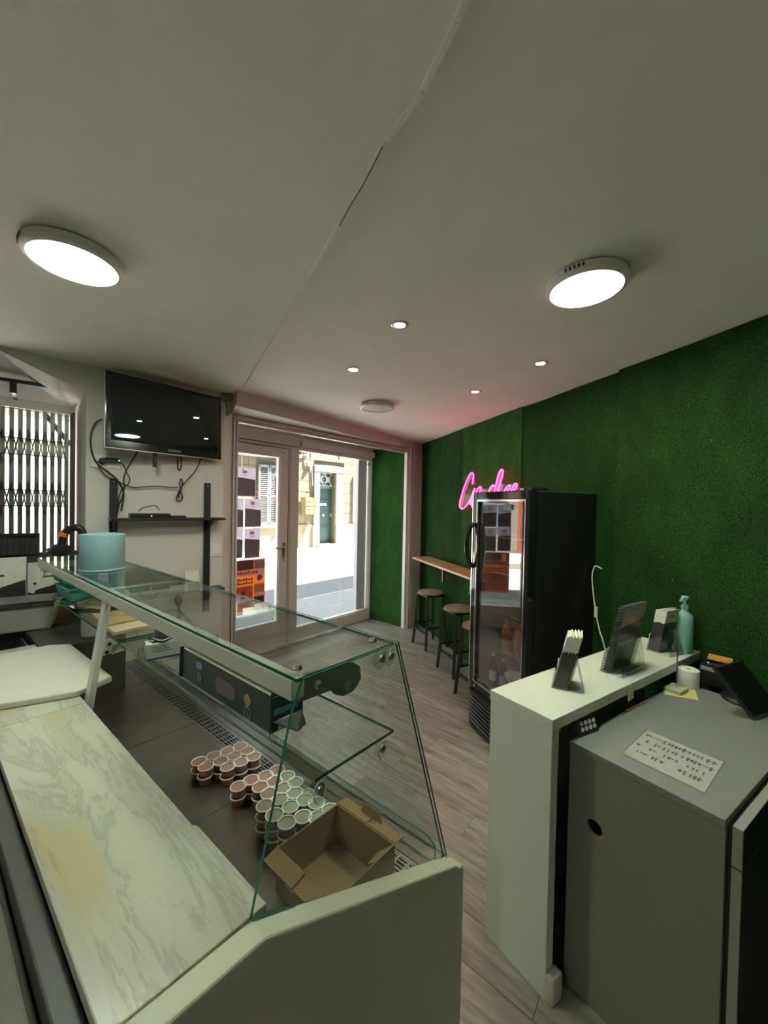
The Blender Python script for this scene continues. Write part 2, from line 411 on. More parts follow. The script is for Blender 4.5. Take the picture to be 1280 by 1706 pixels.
# corner-window header with its sloping (arched) soffit
def ext2(pa, pb, t): return pa + (pb-pa)*t
fa, fb, fc = ontv(0, 584), ontv(96, 632), ontv(143, 652)
ra, rb = onw(0, 660, TVP+TN*DEPTH, TA), onw(123, 678, TVP+TN*DEPTH, TA)
front = [ext2(fb, fa, 9), fa, fb, fc, V((TVP.x, TVP.y, fc.z-.03))]
back = [ext2(rb, ra, 9), ra, ext2(ra, rb, .75), ext2(ra, rb, .95), rb]
for i, p in enumerate(front):
    if i == 0: p.z = min(p.z, HL-.02)
hb = B()
n = len(front)
vs = front + back + [V((p.x, p.y, 3.0)) for p in front] + [V((p.x, p.y, 3.0)) for p in back]
fs = []
for i in range(n-1):
    fs += [(i, i+1, n+i+1, n+i), (i, i+1, 2*n+i+1, 2*n+i), (n+i, n+i+1, 3*n+i+1, 3*n+i), (2*n+i, 2*n+i+1, 3*n+i+1, 3*n+i)]
fs += [(0, n, 3*n, 2*n), (n-1, 2*n-1, 4*n-1, 3*n-1)]
hb.add(vs, fs); struct(hb.done('wall_front', WALL))
# recess: outer wall strip with the window hole (left part, sill part, head part)
rc = recH
def rec(s, off=0.): return rc - TD*s + TN*off
struct(B().prism([P2(rec(0)), P2(rec(2.6)), P2(rec(2.6, .3)), P2(rec(0, .3))], -.05, 1.12).done('wall_front', WALL))
struct(B().prism([P2(rec(0)), P2(rec(2.6)), P2(rec(2.6, .3)), P2(rec(0, .3))], 2.40, 3.0).done('wall_front', WALL))
struct(B().prism([P2(rec(1.35)), P2(rec(2.6)), P2(rec(2.6, .3)), P2(rec(1.35, .3))], 1.12, 2.40).done('wall_front', WALL))
struct(B().prism([P2(TVP-TD*1.75), P2(TVP-TD*2.8), P2(rec(2.8)), P2(rec(1.75))], -.05, 3.0).done('wall_left', WALL))
# window of the recess
w1 = B(); fr = frame(rec(0, .10), -TD, TN, V((0, 0, 1))); w1.fr = fr
for a, b_ in (((0, 0, 1.12), (.05, .06, 2.40)), ((1.30, 0, 1.12), (1.35, .06, 2.40)), ((.05, 0, 1.12), (1.30, .06, 1.18)), ((.05, 0, 2.34), (1.30, .06, 2.40)), ((.66, 0, 1.18), (.71, .06, 2.34))): w1.box(a, b_)
win1 = struct(w1.done('window_1', TRIM))
g = B(); g.fr = fr; g.box((.05, .027, 1.18), (.66, .033, 2.34)); g.done('pane', WGLASS, win1)
g = B(); g.fr = fr; g.box((.71, .027, 1.18), (1.30, .033, 2.34)); g.done('pane', WGLASS, win1)

# right pillar of the facade, turf-lined reveal
pil_end = I0 + FD*.40
struct(B().prism([P2(I0), P2(pil_end), P2(pil_end+FN*1.0), P2(W0+FN*.40+FD*.05), P2(W0+FD*.02)], -.05, 3.0).done('wall_front', WALL))
rv = W0 - I0; rvd = rv.normalized(); rvn = V((rvd.y, -rvd.x, 0))
if rvn.dot(FD) > 0: rvn = -rvn
tp = I0 + rvd*.045
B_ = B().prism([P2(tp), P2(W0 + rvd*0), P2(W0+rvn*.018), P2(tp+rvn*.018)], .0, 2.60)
o = B_.done('turf_panel', TURF[2]); o['kind'] = 'structure'; o.name = 'trim_1'  # same turf in a lighter tint, daylight on the reveal put into its colour
tr = B(); tr.fr = frame(I0, FD, FN, V((0, 0, 1)))
tr.box((-.045, .0, 0), (-.012, .05, 2.58)); struct(tr.done('trim_2', TRIM, bevel=.003))
rl = B(); rl.fr = frame(I0, FD, FN, V((0, 0, 1)))
for a, b_ in (((.0, -.035, 0), (.022, 0, 2.57)), ((.055, -.035, 0), (.085, 0, 2.57)), ((.022, -.008, 0), (.055, 0, 2.57))): rl.box(a, b_, 0 if a[0] != .022 else 1)
struct(rl.done('trim_3', [PVC, DARK]))
rl = B(); rl.fr = frame(V((-1.40, 3.47, 0)), FD, FN, V((0, 0, 1)))
for a, b_ in (((.0, -.02, 0), (.018, .03, 2.57)), ((.018, .0, 0), (.03, .03, 2.57)), ((.03, -.02, 0), (.045, .03, 2.57))): rl.box(a, b_)
struct(rl.done('trim_4', PVC))
# lintel above the opening, up to the roof edge (it throws the shade onto the street)
ll, lr = I0 - FD*9, I0 + FD*9
struct(B().prism([P2(I0-FD*2.75), P2(I0+FD*.45), P2(I0+FD*.45+FN*.95), P2(I0-FD*2.75+FN*.95)], 2.605, 3.05).done('wall_front', WALL))
struct(B().prism([P2(ll+FN*.05), P2(lr+FN*.05), P2(lr+FN*.98), P2(ll+FN*.98)], 3.05, 11.2).done('wall_front', mat('outer_render', (.3, .28, .24), .8)))
struct(B().prism([P2(W0+FD*.3+FN*.05), P2(W0+FD*8+FN*.05), P2(W0+FD*8+FN*.35), P2(W0+FD*.3+FN*.35)], -.1, 3.05).done('wall_front', MATS['outer_render']))
struct(B().box((-6.5, -4.3, 3.05), (5.5, 4.4, 3.15)).prism([(-2.2, 4.4), (5, 4.4), (1.4, 6.6), (-.1, 6.3)], 3.05, 3.15).done('ceiling', WALL))
# roller shutter housing
hl0, hr0 = at(402, 650, HC), at(692, 737, HC)
hl0 = at(396, 650, HC); lB, rB = onfac(386, 690), onfac(697, 751)
ZB = 2.565
pl_ = [V((hl0.x, hl0.y, HC)), V((hl0.x, hl0.y, 2.60)), V((hl0.x-.03, hl0.y+.04, ZB)), V((lB.x, lB.y, ZB)), V((lB.x-.12, lB.y+.12, ZB)), V((lB.x-.12, lB.y+.12, HC))]
pr_ = [V((hr0.x, hr0.y, HC)), V((hr0.x, hr0.y, 2.60)), V((hr0.x-.03, hr0.y+.04, ZB)), V((rB.x, rB.y, ZB)), V((rB.x-.12, rB.y+.12, ZB)), V((rB.x-.12, rB.y+.12, HC))]
hx = B(); n = 6; hx.add(pl_+pr_, [(i, (i+1) % n, n+(i+1) % n, n+i) for i in range(n)]+[tuple(range(n)), tuple(range(2*n-1, n-1, -1))])
sh = thing('roller_shutter', V((I0.x-.9, I0.y-1.2, 2.5)), 'pinkish white roller shutter housing running above the shop window', 'shutter')
hx.done('housing', WALL, sh)
a, b_ = lB - FN*.0, rB
sl = B(); sl.bar(V((a.x, a.y, ZB-.02))+FN*.02, V((b_.x, b_.y, ZB-.02))+FN*.02, .05, .03); sl.done('bottom_bar', PVC, sh, bevel=.006)
sl = B(); sl.bar(V((a.x, a.y, ZB-.045))+FN*.05, V((b_.x, b_.y, ZB-.045))+FN*.05, .04, .035); sl.done('slat', PVC, sh, bevel=.004)
ec = B(); e0 = ontv(379, 664, -.03); ec.ext([ontv(364, 663, -.03), ontv(372, 652, -.03), ontv(390, 657, -.03), ontv(389, 668, -.03), ontv(388, 678, -.03), ontv(384, 690, -.03), ontv(379, 693, -.03), ontv(378, 668, -.03)], TN*.03)
ec.done('end_cap', mat('grey_green_cap', (.16, .17, .14), .6), sh)

# ------------------------------------------------------------------ shop window and door (s along the facade, o outwards)
def wf(): b = B(); b.fr = frame(W0, FD, FN, V((0, 0, 1))); return b
b = wf()
b.box((-.03, 0, 0), (0, .07, 2.50)); b.box((-1.49, 0, 0), (-1.365, .07, 2.50)); b.box((-1.365, 0, 0), (-.03, .07, .15)); b.box((-1.365, 0, 2.43), (-.03, .07, 2.50))
win2 = struct(b.done('window_2', PVC, bevel=.003))
b = wf(); b.box((-1.365, .03, .15), (-.03, .037, 2.43)); b.done('pane', WGLASS, win2)
b = wf(); b.box((-1.365, .018, .15), (-1.352, .07, 2.43)); b.box((-.043, .018, .15), (-.03, .07, 2.43)); b.box((-1.352, .018, .15), (-.043, .07, .163)); b.done('glazing_bead', TRIM, win2)
b = wf(); b.box((-.225, .09, .0), (-.045, .16, 2.52)); b.done('mullion', mat('grey_mullion', (.5, .5, .5), .4), win2)
for s_, z_ in ((-1.34, 2.42), (-.70, 2.425), (-.085, 2.40)):
    b = wf(); b.box((s_-.012, .0, z_-.04), (s_+.012, .03, z_)); b.done('catch', STEEL, win2)
b = wf(); b.box((-2.62, -.01, 2.47), (.05, .10, 2.605)); struct(b.done('trim_5', PVC, bevel=.004))
b = wf(); b.box((-1.36, -.05, 2.475), (.10, -.012, 2.555)); struct(b.done('trim_6', PVC, bevel=.008))
b = wf(); b.box((-2.60, 0, 0), (-2.54, .07, 2.47)); b.box((-1.52, 0, 0), (-1.49, .07, 2.47)); b.box((-2.54, 0, 2.43), (-1.52, .07, 2.47)); 
dr = struct(b.done('door_1', PVC, bevel=.003))
b = wf(); b.box((-2.54, -.012, 0), (-2.44, .055, 2.425)); b.box((-1.645, -.012, 0), (-1.525, .055, 2.425)); b.box((-2.44, -.012, 2.31), (-1.645, .055, 2.425)); b.box((-2.44, -.012, 0), (-1.645, .055, .30)); b.done('door_leaf', PVC, dr, bevel=.004)
b = wf(); b.box((-2.545, -.0135, 2.425), (-1.52, -.0, 2.431)); b.box((-1.5255, -.0135, 0), (-1.5195, -.0, 2.431)); b.box((-1.4915, -.002, 0), (-1.4885, .0, 2.47)); b.box((-2.6, -.012, 2.468), (-1.36, -.0, 2.472)); b.done('rubber_seal', DARK, dr)
b = wf(); b.box((-2.44, .022, .30), (-1.645, .029, 2.31)); b.done('pane', WGLASS, dr)
b = wf(); b.box((-1.66, .0, .30), (-1.645, .05, 2.31)); b.box((-2.44, 0, .30), (-1.66, .05, .315)); b.done('glazing_bead', TRIM, dr)
b = wf(); b.box((-1.60, -.02, 1.09), (-1.565, -.012, 1.27)); b.tube([(-1.583, -.012, 1.215), (-1.583, -.06, 1.215), (-1.60, -.068, 1.215), (-1.73, -.068, 1.213)], .010, 8); b.lathe([(.011, 0), (.011, .012)], (-1.583, -.014, 1.06), 12, ax=(0, -1, 0)); b.done('door_handle', STEEL, dr)
for z_ in (2.37,):
    b = wf(); b.lathe([(.008, 0), (.008, .01)], (-1.61, -.010, z_), 10, ax=(0, -1, 0)); b.done('screw', DARK, dr)

# posters taped inside the door glass; printed for the street, so they glow from behind
PW_ = mat('poster_white', (.74, .70, .78), .6, trans=.6); PDk = mat('poster_charcoal', (.30, .27, .29), .6, trans=.6); PRd = mat('poster_red', (.62, .16, .18), .6, trans=.6)
def menu_poster(x0, y0, x1, y1, label):
    p, q = onwin(x0, y0), onwin(x1, y1); s0_ = (p-W0).dot(FD); s1_ = (q-W0).dot(FD); z1 = p.z; z0 = q.z
    b = wf(); b.box((s0_, .0175, z0), (s1_, .0205, z1)); o = tag(b.done('menu_poster', PW_), label, 'poster', 'white and charcoal menu posters on the glass door')
    W_, H_ = s1_-s0_, z1-z0
    b = wf(); b.ext([(s0_+.006, .0165, z0+.008), (s1_-.004, .0165, z0+.008), (s1_-.004, .0165, z0+H_*.60), (s0_+.006, .0165, z0+H_*.67)], (0, .001, 0)); b.done('dark_field', PDk, o)
    b = wf(); c = s0_+W_*.5
    for dx in (-.022, -.007, .008): b.box((c+dx, .0165, z0+H_*.80), (c+dx+.012, .0175, z0+H_*.90))
    b.box((c-.032, .0165, z0+H_*.80), (c-.026, .0175, z0+H_*.97)); b.done('logo', PRd, o)
    b = wf(); b.box((c-.03, .0165, z0+H_*.735), (c+.03, .0175, z0+H_*.75)); b.done('caption', PDk, o)
    b = wf()
    for r in range(7):
        zz = z0+H_*(.08+.07*r); a_ = s0_+W_*.12
        while a_ < s1_-W_*.15:
            l_ = random.uniform(.01, .035); b.box((a_, .0162, zz), (min(a_+l_, s1_-W_*.1), .0165, zz+.006)); a_ += l_+.012
    k_ = b.done('small_print', mat('poster_grey_text', (.38, .36, .38), .6), o); k_['kind'] = 'stuff'
    return o
menu_poster(392, 777, 427, 828, 'menu poster with red logo and pink glow, topmost on the glass door')
menu_poster(409.5, 831, 436, 878, 'menu poster on the door glass, upper right one of the four in a block')
menu_poster(380, 830, 406.5, 879, 'menu poster on the door glass, upper left one of the four in a block')
menu_poster(409, 881, 434, 929, 'menu poster on the door glass, lower right one of the four in a block')
menu_poster(379, 880, 405.5, 930, 'menu poster on the door glass, lower left one of the four in a block')
p, q = onwin(380, 936), onwin(442, 1012); s0_, s1_ = (p-W0).dot(FD), (q-W0).dot(FD); z1, z0 = p.z, q.z
b = wf(); b.box((s0_, .0175, z0), (s1_, .0205, z1)); po = tag(b.done('menu_poster', mat('poster_orange', (.82, .40, .18), .6, trans=.6)), 'orange menu poster with photographs low on the glass door', 'poster')
W_, H_ = s1_-s0_, z1-z0
cols = dict(blue=(.12, .33, .62), dark=(.20, .15, .13), grey=(.42, .40, .38), white=(.68, .65, .63), rust=(.70, .24, .12), tan=(.66, .40, .20), plum=(.20, .07, .09), brown=(.24, .10, .07))
for k, (x0, y0, x1, y1) in (('blue', (.0, .80, .10, .98)), ('dark', (.25, .80, .68, .99)), ('grey', (.70, .80, 1, .97)), ('white', (0, .68, 1, .79)), ('rust', (.10, .06, .66, .48)), ('tan', (.70, .33, 1, .50)), ('white', (.70, .26, 1, .33)), ('plum', (.70, .03, .98, .25)), ('white', (.0, .10, .07, .45))):
    b = wf(); b.box((s0_+W_*x0, .0166, z0+H_*y0), (s0_+W_*x1, .0175, z0+H_*y1)); b.done('printed_panel', mat('poster_'+k, cols[k], .6, trans=.55), po)
b = wf()
for k in range(9): b.box((s0_+W_*(.18+.07*k), .016, z0+H_*.715), (s0_+W_*(.18+.07*k+.05), .0166, z0+H_*(.755+.01*(k % 3))))
o = b.done('lettering', RED, po); o['kind'] = 'stuff'
b = wf()
for k in range(8):
    for r in range(2): b.box((s0_+W_*(.12+.07*k), .016, z0+H_*(.52+.07*r)), (s0_+W_*(.12+.07*k+.05), .0166, z0+H_*(.555+.07*r+.008*(k % 3))))
for k in range(6): b.box((s0_+W_*(.28+.06*k), .016, z0+H_*.84), (s0_+W_*(.28+.06*k+.045), .0166, z0+H_*.87))
o = b.done('lettering', MATS['poster_brown'] if 'poster_brown' in MATS else mat('poster_brown', cols['brown'], .6), po); o['kind'] = 'stuff'
b = wf(); b.lathe([(.035, 0), (.035, .0007)], (s0_+W_*.85, .0166, z0+H_*.62), 16, ax=(0, -1, 0)); b.done('picture', MATS['poster_brown'], po); b = wf(); b.lathe([(.03, 0), (.03, .0007)], (s0_+W_*.42, .0165, z0+H_*.36), 12, ax=(0, -1, 0)); b.done('picture', MATS['poster_brown'], po)

# ------------------------------------------------------------------ street
OP, OA = V((-2.263, 15.5, 0)), 48.; OD = hd(OA); ON = V((-OD.y, OD.x, 0))
ASPH = mat('asphalt', (.17, .175, .185), .9, noise=(60, .12), bump=(120, .3)); CONC = mat('pavement_concrete', (.27, .275, .28), .85, noise=(8, .06)); KERB = mat('kerb_stone', (.33, .32, .28), .8, noise=(5, .1))
def ow(): b = B(); b.fr = frame(OP, OD, ON, V((0, 0, 1))); return b
gr = B(); gr.prism([P2(W0-FD*14+FN*.05), P2(W0+FD*12+FN*.05), P2(OP+OD*16+ON*2), P2(OP-OD*20+ON*2)], -.4, -.15)
struct(gr.done('floor', ASPH)).name = 'ground'
sw = B(); k1_ = at(486, 1003, -.05); k2_ = at(603, 966, -.05); kd = hd(38)
f0 = W0+FN*.06
nk = (k1_-f0).dot(FN)
struct(B().prism([P2(f0-FD*12), P2(f0+FD*9), P2(f0+FD*9+FN*(nk-.13)), P2(f0-FD*12+FN*(nk-.13))], -.2, -.02).done('trim_7', CONC))
for i in range(-9, 7):
    b = B(); b.fr = frame(f0, FD, FN, V((0, 0, 1))); b.box((i*1.0+.005, nk-.13, -.2), (i*1.0+.995, nk, -.015)); o = struct(b.done('trim_8', KERB, bevel=.012)); 
fk = at(548, 930, -.03); nfk = (fk-OP).dot(ON)
b = ow(); b.box((-18, nfk+.15, -.2), (14, .1, .03)); struct(b.done('trim_9', mat('pale_pavement', (.42, .40, .36), .85)))
for i in range(-9, 6):
    b = ow(); b.box((i*1.3+.01, nfk, -.2), (i*1.3+1.29, nfk+.15, .03)); struct(b.done('trim_10', KERB, bevel=.015))
# house across the street
STONE = mat('ashlar_stone', (.088, .074, .049), .85, noise=(3.0, .16), bump=(25, .3)); PALE = mat('pale_dressed_stone', (.13, .12, .092), .8, noise=(4, .12)); PLIN = mat('plinth_render', (.118, .103, .072), .85, noise=(3, .18))
hs = thing('house', OP + V((0, 0, .03)), 'sunlit ochre stone house across the street', 'house')
b = ow()
HW = (-6.6, 9.5)
b.box((HW[0], .25, .03), (-.36, .6, 7)); b.box((.44, .25, .03), (HW[1], .6, 7)); b.box((-.36, .25, 3.08), (.44, .6, 7)); b.done('wall', mat('mortar', (.07, .06, .038), .9), hs)
def blocked(s0, s1, z0, z1):
    for a, b_, c, d in ((-.62, .86, 0, 3.36), (-3.0, -2.07, .9, 3.2)):
        if s0 < b_-.02 and s1 > a+.02 and z0 < d-.02 and z1 > c+.02: return True
    return False
cache = {}
r = 0; z = .95
while z < 6.9:
    h = .43; s = -6.5 + (r % 2)*.45
    while s < 4.4:
        l = .92; e0_, e1_ = s, s+l
        segs = [(e0_, e1_)]
        for a, b2, c, d in ((-.62, .86, 0, 3.36), (-3.0, -2.07, .9, 3.2)):
            if z < d-.02 and z+h > c+.02:
                ns = []
                for u0, u1 in segs:
                    if u0 < a: ns.append((u0, min(u1, a)))
                    if u1 > b2: ns.append((max(u0, b2), u1))
                segs = ns
        for u0, u1 in segs:
            if u1-u0 < .06: continue
            b = ow(); pr = random.uniform(0, .012)
            b.box((u0+.006, .215-pr, z+.006), (u1-.006, .26, z+h-.006)); b.done('stone', STONE, hs)
        s = e1_
    z += h; r += 1
b = ow(); b.box((-6.6, .17, .03), (-.62, .26, .94)); b.box((.86, .17, .03), (9, .26, .94)); b.done('plinth', PLIN, hs)
for i in range(8):
    z0_ = .9+.305*i; o_ = (.0, .08)[i % 2]
    for sgn, (a, c) in ((0, (-.62, -.36)), (1, (.44, .86-.16))):
        b = ow(); b.box((a if sgn == 0 else a, .13, z0_+.004), (c if sgn == 0 else c+.10, .27, z0_+.30)); b.done('jamb_stone', PALE, hs, bevel=.01)
for a, c in ((-.68, -.36), (.44, .86)):
    b = ow(); b.box((a, .10, .05), (c, .27, .895)); b.done('jamb_stone', PALE, hs, bevel=.01)
for i in range(6):
    a = -.62+i*.237
    b = ow(); b.ext([(a+.004, .12, 3.08+.0), (a+.233, .12, 3.08), (a+.24, .12, 3.34+.03*(1-abs(i-2.5)/2.5)), (a-.003, .12, 3.34+.03*(1-abs(i-2.5)/2.5))], (0, .15, 0)); b.done('lintel_stone', PALE, hs)
b = ow(); b.box((-.5, -.12, .03), (.62, .3, .11)); b.done('doorstep', PALE, hs, bevel=.01)
# its green door
DG = mat('dark_green_door', (.010, .036, .034), .45); IRON = mat('grille_iron', (.42, .45, .45), .5)
b = ow(); b.box((-.36, .47, .11), (.44, .52, 2.42)); dd = b.done('door', DG, hs)
for z0_, z1_ in ((.2, .85), (.98, 1.98), (2.06, 2.32)):
    b = ow(); b.box((-.26, .45, z0_), (.33, .475, z1_)); b.box((-.2, .435, z0_+.07), (.27, .455, z1_-.07)); b.done('door_panel', DG, dd, bevel=.01)
b = ow(); b.box((-.17, .425, 1.70), (.15, .44, 1.80)); b.done('letter_slot', TRIM, dd)
b = ow(); b.lathe([(.05, 0), (.05, .03), (.02, .05)], (.0, .435, 1.3), 12, ax=(0, -1, 0)); b.done('knocker', IRON, dd)
b = ow(); b.box((.37, .43, 1.22), (.41, .48, 1.38)); b.done('door_handle', mat('brass', (.7, .6, .3), .3, .8), dd)
b = ow(); b.box((-.36, .44, 2.42), (.44, .55, 2.52)); b.box((-.36, .53, 2.5), (.44, .56, 3.08)); b.done('transom', mat('dark_pane', (.06, .08, .08), .2), hs)
b = ow()
for k in range(2):
    c = -.16+.4*k
    b.tube([(c-.18, .46, 2.55), (c, .46, 2.8), (c+.18, .46, 3.05)], .012, 6); b.tube([(c-.18, .46, 3.05), (c, .46, 2.8), (c+.18, .46, 2.55)], .012, 6)
    b.tube([(c+.09*math.cos(t*.524), .46, 2.8+.09*math.sin(t*.524)) for t in range(12)], .012, 6, closed=True)
b.tube([(.04+.14*math.cos(t*.524), .455, 2.8+.14*math.sin(t*.524)) for t in range(12)], .012, 6, closed=True)
for zz in (2.54, 3.06): b.bar((-.36, .46, zz), (.44, .46, zz), .02, .02)
b.done('transom_grille', IRON, hs)
# shuttered window of the house
SHU = mat('pale_blue_shutter', (.11, .125, .14), .6)
b = ow(); b.box((-2.94, .22, .98), (-2.12, .3, 3.18)); b.done('window', mat('window_dark', (.12, .12, .11), .4), hs)
b = ow(); b.box((-3.08, .10, .86), (-2.0, .3, .97)); b.done('window_sill', PALE, hs)
for s0_, s1_ in ((-2.94, -2.55), (-2.53, -2.14)):
    b = ow()
    for a, c in (((s0_, .12, .98), (s0_+.06, .17, 3.15)), ((s1_-.06, .12, .98), (s1_, .17, 3.15)), ((s0_, .12, .98), (s1_, .17, 1.06)), ((s0_, .12, 3.07), (s1_, .17, 3.15)), ((s0_, .12, 2.0), (s1_, .17, 2.06))): b.box(a, c)
    st = b.done('shutter', SHU, hs)
    for k in range(28):
        zz = 1.09+k*.072
        if 1.97 < zz < 2.06: continue
        b = ow(); b.hexa([(s0_+.06, .125, zz), (s1_-.06, .125, zz), (s1_-.06, .160, zz+.02), (s0_+.06, .160, zz+.02), (s0_+.06, .125, zz+.018), (s1_-.06, .125, zz+.018), (s1_-.06, .160, zz+.045), (s0_+.06, .160, zz+.045)]); b.done('slat', mat('shutter_slat', (.085, .082, .066), .7), st)
b = ow(); b.box((-2.10, .02, .98), (-2.04, .40-.15, 3.15)); b.box((-2.02, .12, 1.0), (-1.66, .2, 3.12)); b.done('shutter', mat('white_shutter', (.15, .145, .13), .6), hs)
PH = thing('house', ow().fr @ V((-8.5, .3, .03)), 'pale plastered house further left across the street', 'house')
b = ow(); b.box((-10.44, .22, .03), (-6.62, .6, 7)); b.done('wall', mat('pale_plaster', (.15, .145, .125), .85, noise=(2, .1)), PH)
for x in (-9.9, -8.0):
    b = ow(); b.box((x, .16, 1.0), (x+1.0, .23, 3.0)); wn_ = b.done('window', mat('pale_blue_pane', (.10, .13, .17), .3), PH)
    for xx in (x, x+.47, x+.94):
        b = ow(); b.box((xx, .14, 1.0), (xx+.06, .17, 3.0)); b.done('frame_bar', MATS['white_shutter'] if 'white_shutter' in MATS else mat('white_shutter', (.15, .145, .13), .6), wn_)
# first-floor window with its iron balcony (mirrored in the display-case glass)
for x in (-2.9, -6.0):
    b = ow(); b.box((x, .2, 4.75), (x+1.1, .27, 6.7)); wn_ = b.done('window', mat('window_dark', (.04, .04, .038), .4), hs)
    for xx in (x-.55, x+1.12):
        b = ow(); b.box((xx, .13, 4.75), (xx+.53, .2, 6.7)); b.done('shutter', MATS['white_shutter'] if 'white_shutter' in MATS else mat('white_shutter', (.15, .145, .13), .6), hs)
    for xx in (x+.02, x+.52, x+1.02):
        b = ow(); b.box((xx, .17, 4.75), (xx+.06, .21, 6.7)); b.done('frame_bar', MATS['white_shutter'], wn_)
    b = ow(); b.box((x-.3, -.25, 4.55), (x+1.4, .25, 4.68)); b.done('balcony_slab', PALE, hs)
    b = ow()
    for k in range(9):
        cx_ = x-.25+.2*k; b.tube([(cx_+.09*math.cos(t*.7), -.2, 5.1+.16*math.sin(t*.7)) for t in range(9)], .012, 5, closed=True); b.bar((cx_+.1, -.2, 4.68), (cx_+.1, -.2, 5.5), .02, .02)
    for zz in (4.75, 5.5): b.bar((x-.3, -.2, zz), (x+1.45, -.2, zz), .03, .03)
    o = b.done('balcony_rail', mat('balcony_iron', (.05, .05, .05), .5), hs); o['kind'] = 'stuff'
b = ow(); b.tube([(-6.5, .16, 3.62), (-5, .16, 3.52), (-3.6, .16, 3.44), (-2.6, .16, 3.45), (-1.6, .16, 3.56), (-1, .16, 3.7)], .018, 6); b.tube([(-3.6, .18, 3.9), (-3.55, .18, 3.4), (-3.5, .18, 2.6)], .01, 6); b.done('cable', mat('cable_tan', (.36, .30, .22), .7), hs)
b = ow()
for k in range(7):
    a = -1.02+.06*k; b.tube([(a, .17, 4.6), (a+.06*math.sin(k), .15, 4.1), (a+.08*math.cos(k*2), .14, 3.7), (a+.05*math.sin(k*3), .15, 3.45), (-.75, .17, 3.2)], .012, 5)
b.tube([(-.75, .16, 3.4), (-.72, .16, 2.9), (-.70, .16, 2.5)], .014, 6); b.done('cable', mat('cable_grey', (.30, .29, .27), .6), hs)
b = ow(); b.lathe([(.09, 0), (.10, .04), (.05, .1)], (-.86, .17, 3.34), 14, ax=(0, -1, 0)); b.done('meter', TRIM, hs)
b = ow(); b.box((1.35, .14, .98), (1.42, .22, 3.0)); b.done('downpipe', PALE, hs)
mb = thing('mailbox', ow().fr @ V((-.85, .13, 1.35)), 'cream bank of four letterboxes left of the green house door', 'mailbox')
MBX = mat('mailbox_cream', (.125, .097, .038), .5)
b = ow(); b.box((-1.2, -.16, 1.34), (-.86, .165, 2.02)); b.box((-.86, -.14, 1.34), (-.66, .165, 1.98)); b.done('case', MBX, mb)
for i in range(2):
    for j in range(2):
        x = -1.18+.33*i; zz = 1.37+.32*j; w_ = .29 if i == 0 else .17; y_ = -.16 if i == 0 else -.14
        b = ow(); b.box((x, y_-.02, zz), (x+w_, y_+.002, zz+.27)); fl_ = b.done('flap', mat('mailbox_flap', (.13, .108, .055), .4), mb, bevel=.008)
        b = ow(); b.box((x+.04, y_-.026, zz+.15), (x+w_-.04, y_-.018, zz+.19)); b.done('slot', mat('slot', (.05, .04, .025), .5), fl_)
# orange shop front further along the street (seen mirrored in the fridge door)
sf = thing('shopfront', OP-OD*12+V((0, 0, .03)), 'bright orange panelled shop front along the street', 'shopfront')
ORG = mat('orange_paint', (.26, .035, .016), .5)
b = ow(); b.box((-14.0, .1, .03), (-10.45, .6, 3.6)); b.done('front', ORG, sf)
for k in range(3):
    b = ow(); b.box((-13.85+1.13*k, .04, .4), (-12.95+1.13*k, .11, 1.3)); b.box((-13.85+1.13*k, .04, 1.5), (-12.95+1.13*k, .11, 3.2)); b.done('panel', ORG, sf, bevel=.02)
    b = ow(); b.box((-13.87+1.13*k, .03, 1.36), (-12.93+1.13*k, .1, 1.44)); b.done('rail', mat('peach_rail', (.3, .14, .09), .5), sf)

# ------------------------------------------------------------------ ceiling lights
def drum(c, z, label, on, r=.150):
    t = thing('ceiling_lamp', V((c.x, c.y, z)), label, 'lamp', 'round surface-mounted ceiling lamps')
    B().lathe([(r-.01, 0), (r, -.006), (r, -.034), (r-.006, -.04), (r-.017, -.042), (r-.017, -.036)], V((c.x, c.y, z)), 48, cap0=True, cap1=False).done('housing', TRIM, t, smooth=True)
    B().lathe([(r-.017, -.0365), (r-.017, -.0355)], V((c.x, c.y, z)), 48).done('diffuser', LAMPD if on else OFFD, t)
    b = B()
    for k in range(5): 
        a = R(215+6*k); b.box((c.x+math.cos(a)*r-.003, c.y+math.sin(a)*r-.003, z-.024), (c.x+math.cos(a)*r+.003, c.y+math.sin(a)*r+.003, z-.012))
    b.done('vent_slot', DARK, t)
drum(V((-1.339, 1.625, 0))*(HL-.038-EYE), HL, 'lit round white ceiling lamp at left, above the counter', True)
drum(V((.896, 1.733, 0))*(HC-.038-EYE), HC, 'lit round white ceiling lamp at right, towards the green wall', True)
drum(at(628, 674, HC), HC, 'unlit round white ceiling lamp beside the roller shutter housing', False, .155)
drum(V((-1.7, -1.3, 0)), HL, 'added round white fill lamp, unseen on the ceiling behind the viewpoint', True)  # unseen extra lamp, added to brighten the ceiling and near surfaces
for (x, y), lb in (((666, 542), 'recessed warm ceiling spotlight, nearest and brightest of the four'), ((589, 616), 'recessed ceiling spotlight with white rim, leftmost of the four'), ((901, 606), 'recessed warm ceiling spotlight, rightmost of the four'), ((792, 653), 'recessed ceiling spotlight, smallest of the four, in the pink glow')):
    c = at(x, y, HC-.004)
    t = thing('spotlight', V((c.x, c.y, HC)), lb, 'lamp', 'recessed ceiling spotlights')
    B().lathe([(.044, 0), (.044, -.004), (.038, -.007), (.030, -.006), (.027, -.001)], V((c.x, c.y, HC)), 28, cap1=False).done('rim', STEEL if x != 589 else TRIM, t, smooth=True)
    B().lathe([(.026, -.002), (.020, -.003)], V((c.x, c.y, HC)), 20).done('lens', SPOTD, t)

